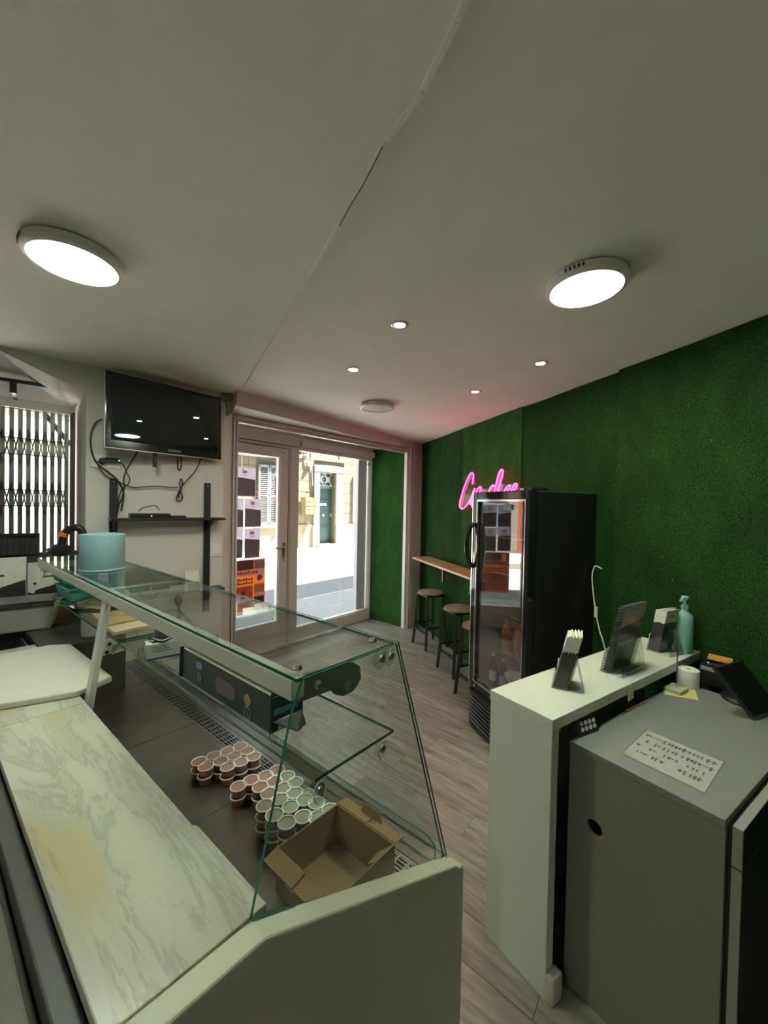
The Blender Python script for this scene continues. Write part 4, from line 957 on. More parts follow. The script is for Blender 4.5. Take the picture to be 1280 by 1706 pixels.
q = B(); q.fr = f; q.lathe([(.003, 0), (.002, .002)], (.028, .04, .103), 10); q.done('status_light', mat('green_led', (.1, 1., .4), .4, emit=3.), prn)
q = B(); q.fr = f; q.box((Wp*.3, .034, .1025), (Wp*.8, .040, .1045)); q.done('buttons', mat('button_grey', (.18, .18, .18), .5), prn)
q = B(); q.fr = f; q.ext([(.02, .05, .118), (.02, .075, .1185), (.02, .095, .122), (.02, .112, .129), (.02, .112, .1295), (.02, .095, .1225), (.02, .075, .119), (.02, .05, .1185)], (Wp*.68, 0, 0))
tag(q.done('order_slip', mat('orange_paper', (.62, .28, .06), .7)), 'orange paper slip lying on the black receipt printer', 'slip')
q = B(); q.fr = f; q.box((Wp*.84, .05, .1145), (Wp*.98, .085, .119)); tag(q.done('eraser', mat('pale_eraser', (.55, .58, .45), .6)), 'small pale square eraser on the printer corner', 'eraser')
m0 = at(1238, 1168, ZD); scr = thing('touch_screen', V((m0.x, m0.y, ZD)), 'black till touch screen leaning on its round stand', 'screen')
fs_ = frame(V((m0.x, m0.y, ZD)), CL, V((-CL.y, CL.x, 0)), V((0, 0, 1)))
q = B(); q.lathe([(.075, 0), (.078, .008), (.07, .02), (.03, .03), (.026, .06)], V((m0.x, m0.y, ZD)), 28); q.done('stand', BLACK, scr, smooth=True)
a0, a1 = at(1194, 1112, ZD+.20), at(1258, 1196, ZD+.014)
ex = (a1-a0); wv = V((.92, .36, .02))
q = B(); nrm = ex.cross(wv).normalized(); nrm = nrm if nrm.z > 0 else -nrm
q.ext([a0, a1, a1+wv*.19, a0+wv*.19], -nrm*.02); q.done('panel', BLACK, scr, bevel=.004)
q = B(); q.bar(V((m0.x, m0.y, ZD+.05)), (a0+a1)/2+wv*.12-nrm*.02, .03, .03); q.done('neck', BLACK, scr)
q = B(); e1 = a0+ex*.05+wv*.015; q.ext([e1, a0+ex*.95+wv*.015, a0+ex*.95+wv*.18, a0+ex*.05+wv*.18], nrm*.001); q.done('display', mat('dark_display', (.01, .01, .011), .35), scr)

# ------------------------------------------------------------------ serving display case (u along, v across towards the customers)
UA = onw  # (readability)
A0 = at(500, 1127, 1.385); UU, VV = hd(-51.7), hd(43)
def cw(u, v, z): return V((A0.x, A0.y, 0)) + UU*u + VV*v + V((0, 0, z))
def uvb(b, u0, v0, z0, u1, v1, z1, m=0):
    return b.hexa([cw(u0, v0, z0), cw(u1, v0, z0), cw(u1, v1, z0), cw(u0, v1, z0), cw(u0, v0, z1), cw(u1, v0, z1), cw(u1, v1, z1), cw(u0, v1, z1)], m)
def slab(b, pts, d):                     # glass sheet: clear faces (0) and green edges (1)
    n = len(pts); d = V(d); q = [V(p) for p in pts]+[V(p)+d for p in pts]
    b.add(q, [tuple(range(n-1, -1, -1)), tuple(range(n, 2*n))], 0); b.add(q, [(i, (i+1) % n, n+(i+1) % n, n+i) for i in range(n)], 1); return b
ZG, LEN, ZDK = 1.385, 2.5, .62
dc = thing('display_case', cw(1.25, .2, 0), 'long glass-topped refrigerated serving display case with cream frame', 'display case')
slab(B(), [cw(-.005, -.012, ZG-.008), cw(LEN, -.012, ZG-.008), cw(LEN, .295, ZG-.008), cw(-.005, .295, ZG-.008)], (0, 0, .008)).done('top_glass', [TOPG, EDGE], dc)
for u0, u1, v1 in ((.0, 1.26, .306), (1.29, 2.42, .29)):
    slab(B(), [cw(u0, .044, 1.134), cw(u1, .044, 1.134), cw(u1, v1, 1.134), cw(u0, v1, 1.134)], (0, 0, .008)).done('glass_shelf', [CLEAR, EDGE], dc)
slab(B(), [cw(-.012, -.11, .955), cw(-.012, .515, .632), cw(-.012, .552, .632), cw(-.012, .298, ZG-.002), cw(-.012, .0, ZG-.002), cw(-.012, -.028, 1.315)], UU*.007).done('end_glass', [CLEAR, EDGE], dc)
slab(B(), [cw(-.012, .300, ZG), cw(2.45, .300, ZG), cw(2.45, .562, .625), cw(-.012, .562, .625)], VV*.006).done('front_glass', [FRONTG, EDGE], dc)
slab(B(), [cw(.0, .515, .625), cw(2.45, .515, .625), cw(2.45, .515, .70), cw(.03, .515, .70), cw(.0, .515, .68)], VV*.006).done('upstand_glass', [CLEAR, EDGE], dc)
fr1 = B(); uvb(fr1, .012, -.012, ZG-.055, LEN, .022, ZG-.009); fr1.done('top_rail', ALU, dc, bevel=.004)
fr1 = B(); uvb(fr1, 1.255, .022, ZG-.05, 1.295, .285, ZG-.012); fr1.done('cross_rail', ALU, dc)
for u, (vb, zb) in ((1.24, (-.06, .90)), (2.36, (-.06, 1.195))):
    q = B(); q.bar(cw(u, vb, zb), cw(u+.01, .004, ZG-.05), .066 if u < 2 else .026, .022, up=VV); lg = q.done('leg', ALU, dc, bevel=.002)
    q = B(); q.lathe([(.008, 0), (.006, .006)], cw(u-.013, vb+.012, zb+.055), 10, ax=-UU); q.done('bolt', BLACK, lg)
# brackets
pl4 = [(498, 1136), (512, 1122), (560, 1108), (588, 1103), (600, 1110), (602, 1130), (596, 1142), (588, 1152), (572, 1160), (560, 1158), (552, 1150), (500, 1170)]
def onu(x, y, u): return onw(x, y, cw(u, 0, 0), 43.)
q = B(); q.ext([onu(x, y, .02) for x, y in pl4], UU*.008); bp_ = q.done('end_bracket', mat('bracket_grey', (.17, .18, .155), .5), dc)
for x, y in ((527, 1140), (577, 1141)):
    q = B(); q.lathe([(.010, 0), (.010, .008), (.006, .012)], onu(x, y, .012), 14, ax=-UU); q.done('screw', STEEL, bp_, smooth=True)
for vz in ((.05, 1.05), (.0, 0)):
    pass
for u in (1.275,):
    q = B(); q.ext([cw(u, .03, 1.09), cw(u, .30, 1.125), cw(u, .30, 1.132), cw(u, .03, 1.132)], UU*.012); q.done('shelf_bracket', ALU, dc)
    q = B(); q.ext([onu(x, y, u) for x, y in ((168, 1094), (206, 1081), (196, 1070), (184, 1063), (176, 1066))], UU*.008); q.done('bracket_plate', ALU, dc)
    for x, y in ((183, 1073), (178, 1087)):
        q = B(); q.lathe([(.008, 0), (.006, .005)], onu(x, y, u-.001), 10, ax=-UU); q.done('bolt', BLACK, dc)
# clear glass clips with steel screws
for u, v_, z_ in ((.02, .265, 1.345), (.03, .315, 1.335), (.02, .275, 1.10), (.02, .066, 1.10)):
    c = cw(u, v_, z_); q = B(); q.fr = frame(c, VV, V((0, 0, 1)), -UU)
    pts = [(.016*math.cos(a), .024*math.sin(a)-.004, -.006) for a in [k*math.pi/8 for k in range(16)]]
    q.ext(pts, (0, 0, .016)); cl = q.done('glass_clip', ACRYL, dc)
    q = B(); q.lathe([(.010, 0), (.010, .006), (.005, .010)], c-UU*.008, 14, ax=-UU); q.done('screw', STEEL, cl, smooth=True)
    q = B(); q.fr = frame(c-UU*.011, VV, V((0, 0, 1)), -UU); q.tube([(.017*math.cos(k*math.pi/8), .025*math.sin(k*math.pi/8)-.004, 0) for k in range(16)], .0014, 5, closed=True); q.done('clip_rim', ACRE, cl)
for u, v_ in ((.035, .02), (.04, .262)):
    q = B(); q.lathe([(.011, 0), (.011, .004), (.007, .009)], cw(u, v_, ZG), 16); q.done('top_screw', CHROME, dc, smooth=True)
# base: deck plates, vent rail, panels
for i, (u0, u1) in enumerate(((.0, .70), (.70, 1.335), (1.335, 2.0), (2.0, 2.45))):
    q = B(); uvb(q, u0+.0015, -.085, ZDK-.012, u1-.0015, .40, ZDK); q.done('deck_plate', DSTEEL, dc, bevel=.0012)
q = B(); uvb(q, .0, .402, ZDK-.012, 2.45, .408, ZDK); uvb(q, .0, .478, ZDK-.012, 2.45, .484, ZDK); uvb(q, 0, .408, ZDK-.03, 2.45, .478, ZDK-.026, 1)
RN = 62
q2 = B()
for k in range(RN):
    u = .02+k*.039; uvb(q2, u, .408, ZDK-.004, u+.007, .478, ZDK)
for v_ in (.419, .432, .445, .458, .471): uvb(q2, 0, v_, ZDK-.004, 2.45, v_+.004, ZDK)
vr = q.done('vent_rail', [STEEL, BLACK], dc)
o = q2.done('vent_grid', STEEL, vr); o['kind'] = 'stuff'
q = B(); uvb(q, .0, .486, .0, 2.45, .575, ZDK-.002); q.done('front_panel', CREAMP, dc)
q = B(); uvb(q, .0, .486, ZDK-.002, 2.45, .5745, ZDK+.002); q.done('front_sill', DSTEEL, dc)
q = B(); uvb(q, .0, -.33, 0, 2.45, -.30, .90); q.done('rear_panel', mat('rear_grey', (.10, .10, .085), .5), dc)
q = B(); uvb(q, .0, -.095, ZDK-.012, 2.45, -.088, .918); q.done('inner_back', STEEL, dc)
q = B(); uvb(q, .0, -.299, .02, 2.45, .48, .05); q.done('base_tray', DARK, dc)
# end panel with its sloping top edge
prof = [(-.335, .0), (.600, .0), (.600, .585), (.592, .605), (.575, .607), (.555, .628), (-.107, .951), (-.335, .957)]
q = B(); q.ext([cw(-.055, v_, z_) for v_, z_ in prof], UU*.05); q.done('end_panel', CREAMP, dc, bevel=.007, seg=3)
q = B(); uvb(q, -.05, -.36, .0, -.002, -.336, .88); q.done('corner_post', mat('post_grey', (.12, .12, .10), .5), dc)
# operator side under the marble: fridge drawers with a rounded pull
q = B(); uvb(q, -.05, -.375, .0, 2.3, -.337, .905); uc = q.done('rear_frame', mat('under_grey', (.075, .077, .062), .45), dc, bevel=.004)
for u0, u1 in ((.02, .76), (.80, 1.50)):
    q = B(); uvb(q, u0, -.40, .12, u1, -.376, .80); dw = q.done('cold_door', mat('door_grey', (.085, .088, .07), .4), dc, bevel=.006)
    q = B()
    pr2 = [(-.40, .80), (-.376, .80), (-.376, .845), (-.39, .862), (-.42, .862), (-.445, .848), (-.455, .825), (-.445, .815), (-.425, .835), (-.41, .83)]
    q.ext([cw(u0, v_, z_) for v_, z_ in pr2], UU*(u1-u0)); q.done('pull_handle', mat('pull_grey', (.15, .155, .125), .3), dw, bevel=.004)

# marble worktop
q = B(); 
mprof = [(-.002+1.195, 0)]
mb_ = [(.0, -.340), (1.19, -.340), (1.19, -.078), (.30, -.078), (.285, -.070), (.0, -.070)]
q.ext([cw(u, v_, .923) for u, v_ in mb_], (0, 0, .028)); tag(q.done('marble_slab', MARBLE, bevel=.003), 'veined white marble worktop slab nearest the camera', 'worktop')
q = B(); q.ext([cw(u, v_, .923) for u, v_ in ((1.192, -.34), (2.14, -.34), (2.14, -.078), (1.192, -.078))], (0, 0, .028)); tag(q.done('marble_slab', MARBLE, bevel=.003), 'pale marble worktop slab under the white cutting board, farther from camera', 'worktop')
q = B(); q.ext([cw(u, v_, .952) for u, v_ in ((1.265, -.09), (1.325, .045), (1.93, .030), (1.985, -.05), (1.97, -.36), (1.36, -.36))], (0, 0, .026)); 
tag(q.done('cutting_board', mat('white_polyethylene', (.67, .67, .56), .45, noise=(25, .03)), bevel=.008, seg=3), 'large white plastic cutting board lying across the marble worktop', 'cutting board')

# ------------------------------------------------------------------ sauce cups
def lidpt(x, y): return (300+x/2.6667, 1160+y/2.6667)
CH, CR = .034, .0285
def make_cup(sauce, label, group):
    t = thing('sauce_cup', (0, 0, -5), label, 'sauce cup', group)
    M_ = WM(t)
    q = B(); q.fr = M_; q.lathe([(CR*.74, .0), (CR*.78, .002), (CR*.97, CH-.005), (CR*.97, CH-.003)], n=18, cap1=False); q.done('cup', CUPP, t, smooth=True)
    q = B(); q.fr = M_; q.lathe([(CR*.72, .0015), (CR*.76, .003), (CR*.93, CH-.008), (CR*.90, CH-.007)], n=18); q.done('sauce', sauce, t, smooth=True)
    q = B(); q.fr = M_; q.lathe([(CR*.95, CH-.0045), (CR*.95, CH-.003), (CR*.6, CH-.0028)], n=18, cap0=False); q.done('lid', LIDP, t, smooth=True)
    q = B(); q.fr = M_; q.tube([(CR*math.cos(2*math.pi*k/18), CR*math.sin(2*math.pi*k/18), CH-.003) for k in range(18)], .0022, 6, closed=True); q.done('lid_rim', LIDR, t, smooth=True)
    return t
protos = {}
ORD = 'first second third fourth fifth sixth seventh eighth ninth tenth eleventh twelfth thirteenth'.split()
groups = dict(
 red=(REDS, 'pinkish red sauce', 'rear cluster', [(267, 218), (299, 238), (210, 238), (328, 264), (241, 260), (150, 260), (270, 286), (182, 283), (84, 283), (114, 307), (211, 308)]),
 orange=(ORANGES, 'deep orange red sauce', 'middle cluster', [(433, 322), (378, 347), (419, 372), (317, 366), (356, 396), (393, 427), (260, 395)]),
 pale=(PALES, 'pale greenish sauce', 'beside cardboard box', [(476, 350), (513, 378), (460, 403), (507, 423), (447, 450), (607, 468), (668, 497), (376, 480), (491, 484), (421, 520), (474, 556), (546, 530), (611, 532)]),
 green=(GREENS, 'green sauce', 'among pale cups', [(555, 453), (565, 430)]))
three = {(376, 480), (421, 520), (474, 556), (546, 530), (611, 532)}
for k, (m_, nm, where, pts) in groups.items():
    order = {p: i for i, p in enumerate(sorted(pts))}
    for p in pts:
        nst = 3 if p in three else 2
        if p == (565, 430): nst = 1
        x, y = lidpt(*p); c = at(x, y, ZDK+.001+nst*(CH+.0005))
        for lv in range(nst):
            pos = 'top' if lv == nst-1 else 'bottom' if lv == 0 else 'middle'
            lab = '%s cup, %s of the %s stack from left, %s' % (nm, pos, ORD[order[p]], where)
            j = .0015; loc = V((c.x+random.uniform(-j, j), c.y+random.uniform(-j, j), ZDK+.0005+lv*(CH+.0005)))
            if k not in protos:
                protos[k] = make_cup(m_, lab, nm+' cups in the display case'); protos[k].location = loc
            else: dup(protos[k], loc, random.uniform(0, 6), lab)

# cardboard box beside the cups
bx0, bx1, bv0, bv1, bz0, bz1 = .045, .285, .150, .378, ZDK+.001, .752
cb_ = thing('cardboard_box', cw(.165, .264, bz0), 'open brown cardboard box standing in the display case beside the cups', 'box')
uvb(B(), bx0, bv0, bz0, bx1, bv1, bz0+.004).done('bottom', CARD, cb_)
for n_, (u0, v0, u1, v1) in (('wall', (bx0, bv0, bx0+.004, bv1)), ('wall', (bx1-.004, bv0, bx1, bv1)), ('wall', (bx0+.004, bv0, bx1-.004, bv0+.004)), ('wall', (bx0+.004, bv1-.004, bx1-.004, bv1))):
    uvb(B(), u0, v0, bz0+.004, u1, v1, bz1).done(n_, CARD, cb_)
for v0, v1, dz in ((bv0-.042, bv0, -.012), (bv1, bv1+.042, -.006)):
    for u0, u1 in ((bx0, .155), (.160, bx1)):
        a_, b2 = (v0, v1) if v0 < bv0 else (v1, v0)
        q = B(); q.ext([cw(u0, b2 if v0 < bv0 else b2, bz1), cw(u1, b2, bz1), cw(u1, a_, bz1+dz), cw(u0, a_, bz1+dz)], (0, 0, .003)); q.done('flap', CARD, cb_)
q = B(); q.ext([cw(.12, bv1+.03, bz1-.003), cw(.21, bv1+.03, bz1-.003), cw(.20, bv1+.036, bz1+.024), cw(.13, bv1+.036, bz1+.024)], VV*.003); q.done('tab', CARD, cb_)
q = B(); uvb(q, .10, bv0-.001, .66, .20, bv0+.0, .72); q.done('hand_hole', CARDB, cb_)
for u0 in (.075, .225):
    q = B(); uvb(q, u0-.016, bv0-.0022, .668, u0+.016, bv0-.0012, .712); q.done('printed_mark', mat('box_print', (.5, .46, .36), .7), cb_)
    q = B(); uvb(q, u0-.009, bv0-.003, .68, u0+.009, bv0-.0023, .70); q.done('printed_mark', CARDB, cb_)
for u in (bx0+.004,):
    q = B(); q.ext([cw(u, bv1-.06, bz1-.01), cw(u, bv1-.005, bz1-.002), cw(u+.05, bv1-.01, bz1-.05), cw(u+.05, bv1-.05, bz1-.06)], UU*.003); q.done('inner_flap', CARD, cb_)

# ------------------------------------------------------------------ things on the glass shelf
ZS = 1.143
gb = thing('foil_box', cw(.46, .13, ZS), 'long open dark green dispenser carton on the glass shelf', 'box')
GBX = mat('dark_green_card', (.012, .035, .034), .45); GIN = mat('brown_lining', (.05, .035, .025), .8)
g0, g1, gv0, gv1, gz = .215, .720, .078, .178, 1.246
for (u0, v0, z0, u1, v1, z1) in ((g0, gv0, ZS, g1, gv0+.003, gz), (g0, gv1-.003, ZS, g1, gv1, gz-.005), (g0, gv0+.003, ZS, g0+.003, gv1-.003, gz-.01), (g1-.003, gv0+.003, ZS, g1, gv1-.003, gz-.004), (g0+.003, gv0+.003, ZS, g1-.003, gv1-.003, ZS+.003)):
    uvb(B(), u0, v0, z0, u1, v1, z1).done('side', GBX, gb)
uvb(B(), g0+.004, gv1-.0045, ZS+.004, g1-.004, gv1-.0035, gz-.006).done('lining', GIN, gb)
q = B(); q.bar(cw(g0, gv0+.001, gz+.002), cw(g1-.01, gv0+.001, gz+.002), .006, .006); q.done('cutter_strip', CHROME, gb)
q = B(); q.ext([cw(g1+.0, gv0, gz+.004), cw(g1+.012, gv0-.006, gz-.0), cw(g1+.01, gv0-.010, ZS+.004), cw(g1, gv0-.004, ZS+.002)], VV*.003); q.done('end_flap', BLACK, gb)
q = B(); q.ext([cw(g0-.001, gv0+.004, ZS+.03), cw(g0-.001, gv1-.004, ZS+.03), cw(g0-.04, gv1-.02, ZS+.012), cw(g0-.045, gv0+.05, ZS+.006)], (0, 0, -.003)); q.done('end_flap', GBX, gb)
q = B(); q.ext([cw(g0-.001, gv0-.001, gz-.004), cw(g0-.001, gv0-.001, ZS+.003), cw(g0-.018, gv0-.016, ZS+.0035), cw(g0-.004, gv0-.004, gz-.02)], VV*.002); q.done('end_flap', GBX, gb)
q = B(); uvb(q, g0-.0035, gv0+.02, ZS+.005, g0-.0005, gv0+.065, ZS+.03); q.done('barcode', TRIM, gb)
q = B(); uvb(q, g0-.002, gv0+.005, ZS+.045, g0-.0004, gv0+.08, ZS+.06); q.done('printed_band', mat('teal_print', (.05, .22, .26), .5), gb)
def bd(x0, x1, z0, z1, m, nm): uvb(B(), x0, gv0-.0012, z0, x1, gv0-.0002, z1).done(nm, m, gb)
q = B(); q.fr = frame(cw(0, gv0-.0003, 0), UU, V((0, 0, 1)), -VV)
pts = [(.445+.055*math.copysign(abs(math.cos(a))**.4, math.cos(a)), 1.190+.024*math.copysign(abs(math.sin(a))**.5, math.sin(a)), 0) for a in [k*math.pi/10 for k in range(20)]]
q.ext(pts, (0, 0, .001)); q.done('product_picture', mat('mauve_print', (.14, .10, .13), .5), gb)
for x, z_, m_ in ((.325, 1.197, mat('gold_seal', (.36, .28, .06), .5)), ):
    q = B(); q.fr = frame(cw(0, gv0-.0003, 0), UU, V((0, 0, 1)), -VV); q.lathe([(.016, 0), (.016, .001)], (x, z_, 0), 18); q.done('seal', m_, gb)
q = B(); q.fr = frame(cw(0, gv0-.0008, 0), UU, V((0, 0, 1)), -VV); q.tube([(.325+.016*math.cos(k*.524), 1.160+.018*math.sin(k*.524), 0) for k in range(12)], .0012, 5, closed=True); q.bar((.317, 1.15, 0), (.334, 1.17, 0), .002, .001); q.done('no_bin_mark', mat('mark_grey', (.3, .33, .3), .5), gb)
q = B(); q.fr = frame(cw(0, gv0-.0003, 0), UU, V((0, 0, 1)), -VV); q.box((.59, 1.205, 0), (.625, 1.225, .001)); q.box((.592, 1.165, 0), (.60, 1.19, .001)); q.box((.606, 1.165, 0), (.614, 1.19, .001)); q.done('printed_mark', mat('blue_print', (.10, .22, .34), .5), gb)
q = B(); q.tube([cw(.36, .11, gz-.02), cw(.35, .12, gz+.02), cw(.34, .135, gz+.03)], .004, 6); q.done('film_tail', mat('foil_film', (.5, .5, .5), .25, .7), gb)
# glove box
lb0 = at(243, 1103, ZS); gx = (at(335, 1085, ZS)-lb0); gx.normalize(); gyv = V((-gx.y, gx.x, 0)); f = frame(lb0, gx, gyv, V((0, 0, 1)))
gl = thing('glove_box', f @ V((.11, .05, 0)), 'white glove carton with blue edging on the glass shelf', 'box')
q = B(); q.fr = f; q.box((0, 0, 0), (.225, .062, .062)); q.done('carton', mat('white_card', (.55, .56, .52), .6), gl, bevel=.002)
q = B(); q.fr = f; q.box((.0, -.0012, .002), (.22, -.0002, .009)); q.box((-.0012, .01, .004), (-.0002, .022, .028)); q.box((.02, .012, .0621), (.065, .035, .063)); q.done('blue_print', mat('navy_print', (.03, .04, .20), .5), gl)
q = B(); q.fr = f
for k in range(3): q.box((.02, -.0012, .030+.009*k), (.09-.01*k, -.0002, .034+.009*k))
q.done('small_print', mat('grey_print', (.25, .26, .28), .6), gl)
jr = at(262, 1072, ZS+.065); cj = f @ V((.06, .045, .0635)); tj = thing('cable_spool', cj, 'dark ribbed pot with tangled black strap on the glove carton', 'pot')
q = B(); q.lathe([(.026, 0), (.028, .004), (.028, .05), (.026, .055)], cj, 18); q.done('pot', mat('grey_pot', (.14, .14, .13), .5), tj, smooth=True)
q = B(); q.tube(spline([cj+V((-.05, -.01, .004)), cj+V((-.02, -.035, .012)), cj+V((.02, -.036, .004)), cj+V((.045, -.01, .012)), cj+V((.03, .02, .004))]), .005, 6); q.done('strap', BLACK, tj)
# wrapped wooden-looking loaf tray and tubs on the far shelf
wd0 = at(185, 1052, ZS); f = frame(cw(1.50, .06, ZS), UU, VV, V((0, 0, 1)))
wb = thing('wooden_board', cw(1.62, .15, ZS), 'worn wooden serving board lying on the far glass shelf', 'board')
q = B(); q.fr = f; q.ext([(-.02, 0, 0), (.30, .02, 0), (.30, .19, 0), (.0, .20, 0)], (0, 0, .022)); q.done('board', mat('old_wood', (.36, .25, .13), .7, noise=(20, .25)), wb, bevel=.006)
q = B(); q.fr = f; q.ext([(-.14, .0, 0), (-.03, .0, 0), (-.02, .15, 0), (-.13, .15, 0)], (0, 0, .018)); tag(q.done('bread_board', mat('pale_wood', (.50, .42, .26), .7, noise=(20, .15)), bevel=.004), 'pale wooden board beside the glove carton on the shelf', 'board')
def tub(loc, L_, W2, H2, rz_, body, label, name='plastic_tub', grp=None, lidm=None):
    t = thing(name, loc, label, 'tub', grp, rz_); M_ = WM(t)
    def ring(k, z, e=0): return [(k*L_/2*sx*(1) + 0, k*W2/2*sy, z) for sx, sy in ((-1, -1), (1, -1), (1, 1), (-1, 1))]
    th = .004
    q = B(); q.fr = M_
    o0, o1, i1, i0 = ring(.84, 0), ring(.98, H2), ring(.95, H2), ring(.82, th)
    q.add(o0+o1+i1+i0, [(3, 2, 1, 0)]+[(i, (i+1) % 4, 4+(i+1) % 4, 4+i) for i in range(4)]+[(4+i, 4+(i+1) % 4, 8+(i+1) % 4, 8+i) for i in range(4)]+[(8+i, 8+(i+1) % 4, 12+(i+1) % 4, 12+i) for i in range(4)]+[(12, 13, 14, 15)])
    q.done('body', body, t, bevel=.004)
    q = B(); q.fr = M_; rp = [(L_/2*.99*sx, W2/2*.99*sy, H2) for sx, sy in ((-1, -1), (1, -1), (1, 1), (-1, 1))]
    for i in range(4): q.bar(rp[i], rp[(i+1) % 4], .010, .006)
    q.done('rim', lidm or body, t)
    return t
urz = math.atan2(UU.y, UU.x)
TEAL = mat('teal_rim', (.08, .30, .28), .25)
tub(cw(2.31, .13, ZS+.112), .27, .19, .065, urz, TUBG, 'teal plastic tub, upper and farther of the pair on far shelf', grp='teal tubs', lidm=TEAL)
tub(cw(2.17, .135, ZS+.034), .27, .20, .07, urz+.04, TUBG, 'teal plastic tub, lower and nearer of the pair on far shelf', grp='teal tubs', lidm=TEAL)
q = B(); c = cw(2.15, .13, ZS+.001)
bag = thing('green_bag', c, 'crumpled clear and green plastic packet under the teal tubs', 'packet')
def blob(c, sx, sy, sz, seed, nu=14, nv=7):
    rnd = random.Random(seed); vs = []; fs = []
    for j in range(nv+1):
        ph = math.pi*j/nv
        for i in range(nu):
            th_ = 2*math.pi*i/nu; k = 1+rnd.uniform(-.10, .10); vs.append(c + UU*(sx*math.sin(ph)*math.cos(th_)*k) + VV*(sy*math.sin(ph)*math.sin(th_)*k)+V((0, 0, sz*(1-math.cos(ph))*(.5)*(1+.1*rnd.random()))))
    for j in range(nv):
        for i in range(nu): fs.append((j*nu+i, j*nu+(i+1) % nu, (j+1)*nu+(i+1) % nu, (j+1)*nu+i))
    return vs, fs
q = B(); q.add(*blob(c, .16, .13, .028, 3)); q.done('wrapping', mat('green_film', (.02, .16, .04), .15), bag)
bag2 = thing('food_packet', cw(1.86, .15, ZS+.03), 'clear crinkled packet of brownish food on the far shelf', 'packet')
q = B(); q.add(*blob(cw(1.86, .15, ZS+.03), .13, .11, .032, 5)); q.done('contents', mat('brown_food', (.26, .19, .12), .6, noise=(40, .25)), bag2)
q = B(); q.add(*blob(cw(1.86, .15, ZS+.026), .16, .13, .045, 8)); q.done('film', glass('crinkled_film', (.92, .92, .9), 1.6, .05), bag2)

# ------------------------------------------------------------------ things on the glass top
rb_ = at(163, 946, ZG+.001); Rr = .5*(at(203, 938, ZG)-at(123, 945, ZG)).length*.93
Rr = .098; rl_ = cw(1.77, .125, ZG+.001)
prl = thing('blue_paper_roll', rl_, 'large pale blue paper towel roll standing on the glass top', 'paper roll')
zt = ontv  # placeholder keeps names short
ROLLM = mat('blue_towel_paper', (.225, .385, .41), .85, bump=(200, .2))
q = B(); q.lathe([(Rr*.97, 0), (Rr, .004), (Rr, .182), (Rr*.985, .186), (.022, .186), (.022, .15)], rl_, 48); q.done('paper', ROLLM, prl, smooth=True)
q = B(); q.lathe([(Rr*1.004, .0), (Rr*1.03, .003), (Rr*1.012, .012)], rl_, 30, cap0=False, cap1=False); q.done('loose_edge', ROLLM, prl)
q = B(); q.lathe([(.021, .152), (.019, .153)], rl_, 14); q.done('core', CARDB, prl)
# cordless tool lying behind the roll
def tw(x, y, u): return onw(x, y, cw(u, 0, 0), 43.)
tcx = cw(2.18, .12, ZG+.001)
tool = thing('cordless_tool', tcx, 'black and orange cordless sealing tool lying on the glass top behind the roll', 'tool')
q = B(); q.tube([tw(84, 915, 2.2), tw(92, 916, 2.2), tw(103, 917, 2.18), tw(112, 916, 2.16)], [.022, .035, .036, .03], 12); q.done('motor_body', BLACK, tool, smooth=True)
q = B(); q.tube(spline([tw(101, 912, 2.19), tw(104, 899, 2.19), tw(110, 886, 2.18), tw(120, 880, 2.16), tw(132, 880, 2.14), tw(140, 892, 2.14)]), [.02]*26, 10); q.done('handle', BLACK, tool, smooth=True)
q = B(); q.tube([tw(104, 893, 2.183), tw(108, 887, 2.178)], .0215, 10); q.done('orange_grip', mat('orange_plastic', (.7, .17, .03), .5), tool)
q = B(); q.tube([tw(84, 919, 2.19), tw(80, 914, 2.2)], [.014, .008], 10); q.done('nozzle', DARK, tool)
cp_ = cw(1.99, .14, ZG+.001); cup = thing('blue_pot', cp_, 'small navy pot with white band hidden behind the blue roll', 'pot')
q = B(); q.lathe([(.036, 0), (.040, .005), (.040, .085), (.034, .09), (.034, .12), (.03, .125)], cp_, 20); q.done('body', mat('navy_plastic', (.02, .03, .08), .35), cup, smooth=True)
q = B(); q.lathe([(.0405, .05), (.0405, .056)], cp_, 20, cap0=False, cap1=False); q.lathe([(.0405, .092-.01), (.0405, .086)], cp_, 20, cap0=False, cap1=False); q.done('band', TRIM, cup)
tr_ = cw(2.05, .06, ZG+.001); q = B(); uvb(q, 1.97, .03, ZG+.001, 2.22, .16, ZG+.012)
# (kept low: a pale cloth under the tool)
tag(q.done('folded_cloth', mat('pale_cloth', (.55, .56, .52), .9, noise=(30, .06)), bevel=.004), 'folded pale cloth under the cordless tool on glass top', 'cloth') if False else None

# ------------------------------------------------------------------ recess: counter, tub, cards, grille, rod
RC = thing('back_counter', TVP-TD*.75+TN*.2, 'dark back counter filling the corner window recess', 'counter')
q = B(); q.prism([P2(TVP-TD*.02-TN*.03), P2(TVP-TD*1.70-TN*.03), P2(rec(1.70, -.002)), P2(rec(.03, -.002))], .915, .945); q.done('top', mat('dark_counter', (.075, .07, .06), .5), RC)
q = B(); q.prism([P2(TVP-TD*.04+TN*.0), P2(TVP-TD*1.68+TN*.0), P2(TVP-TD*1.68+TN*.03), P2(TVP-TD*.04+TN*.03)], .0, .914); q.done('front', DARK, RC)
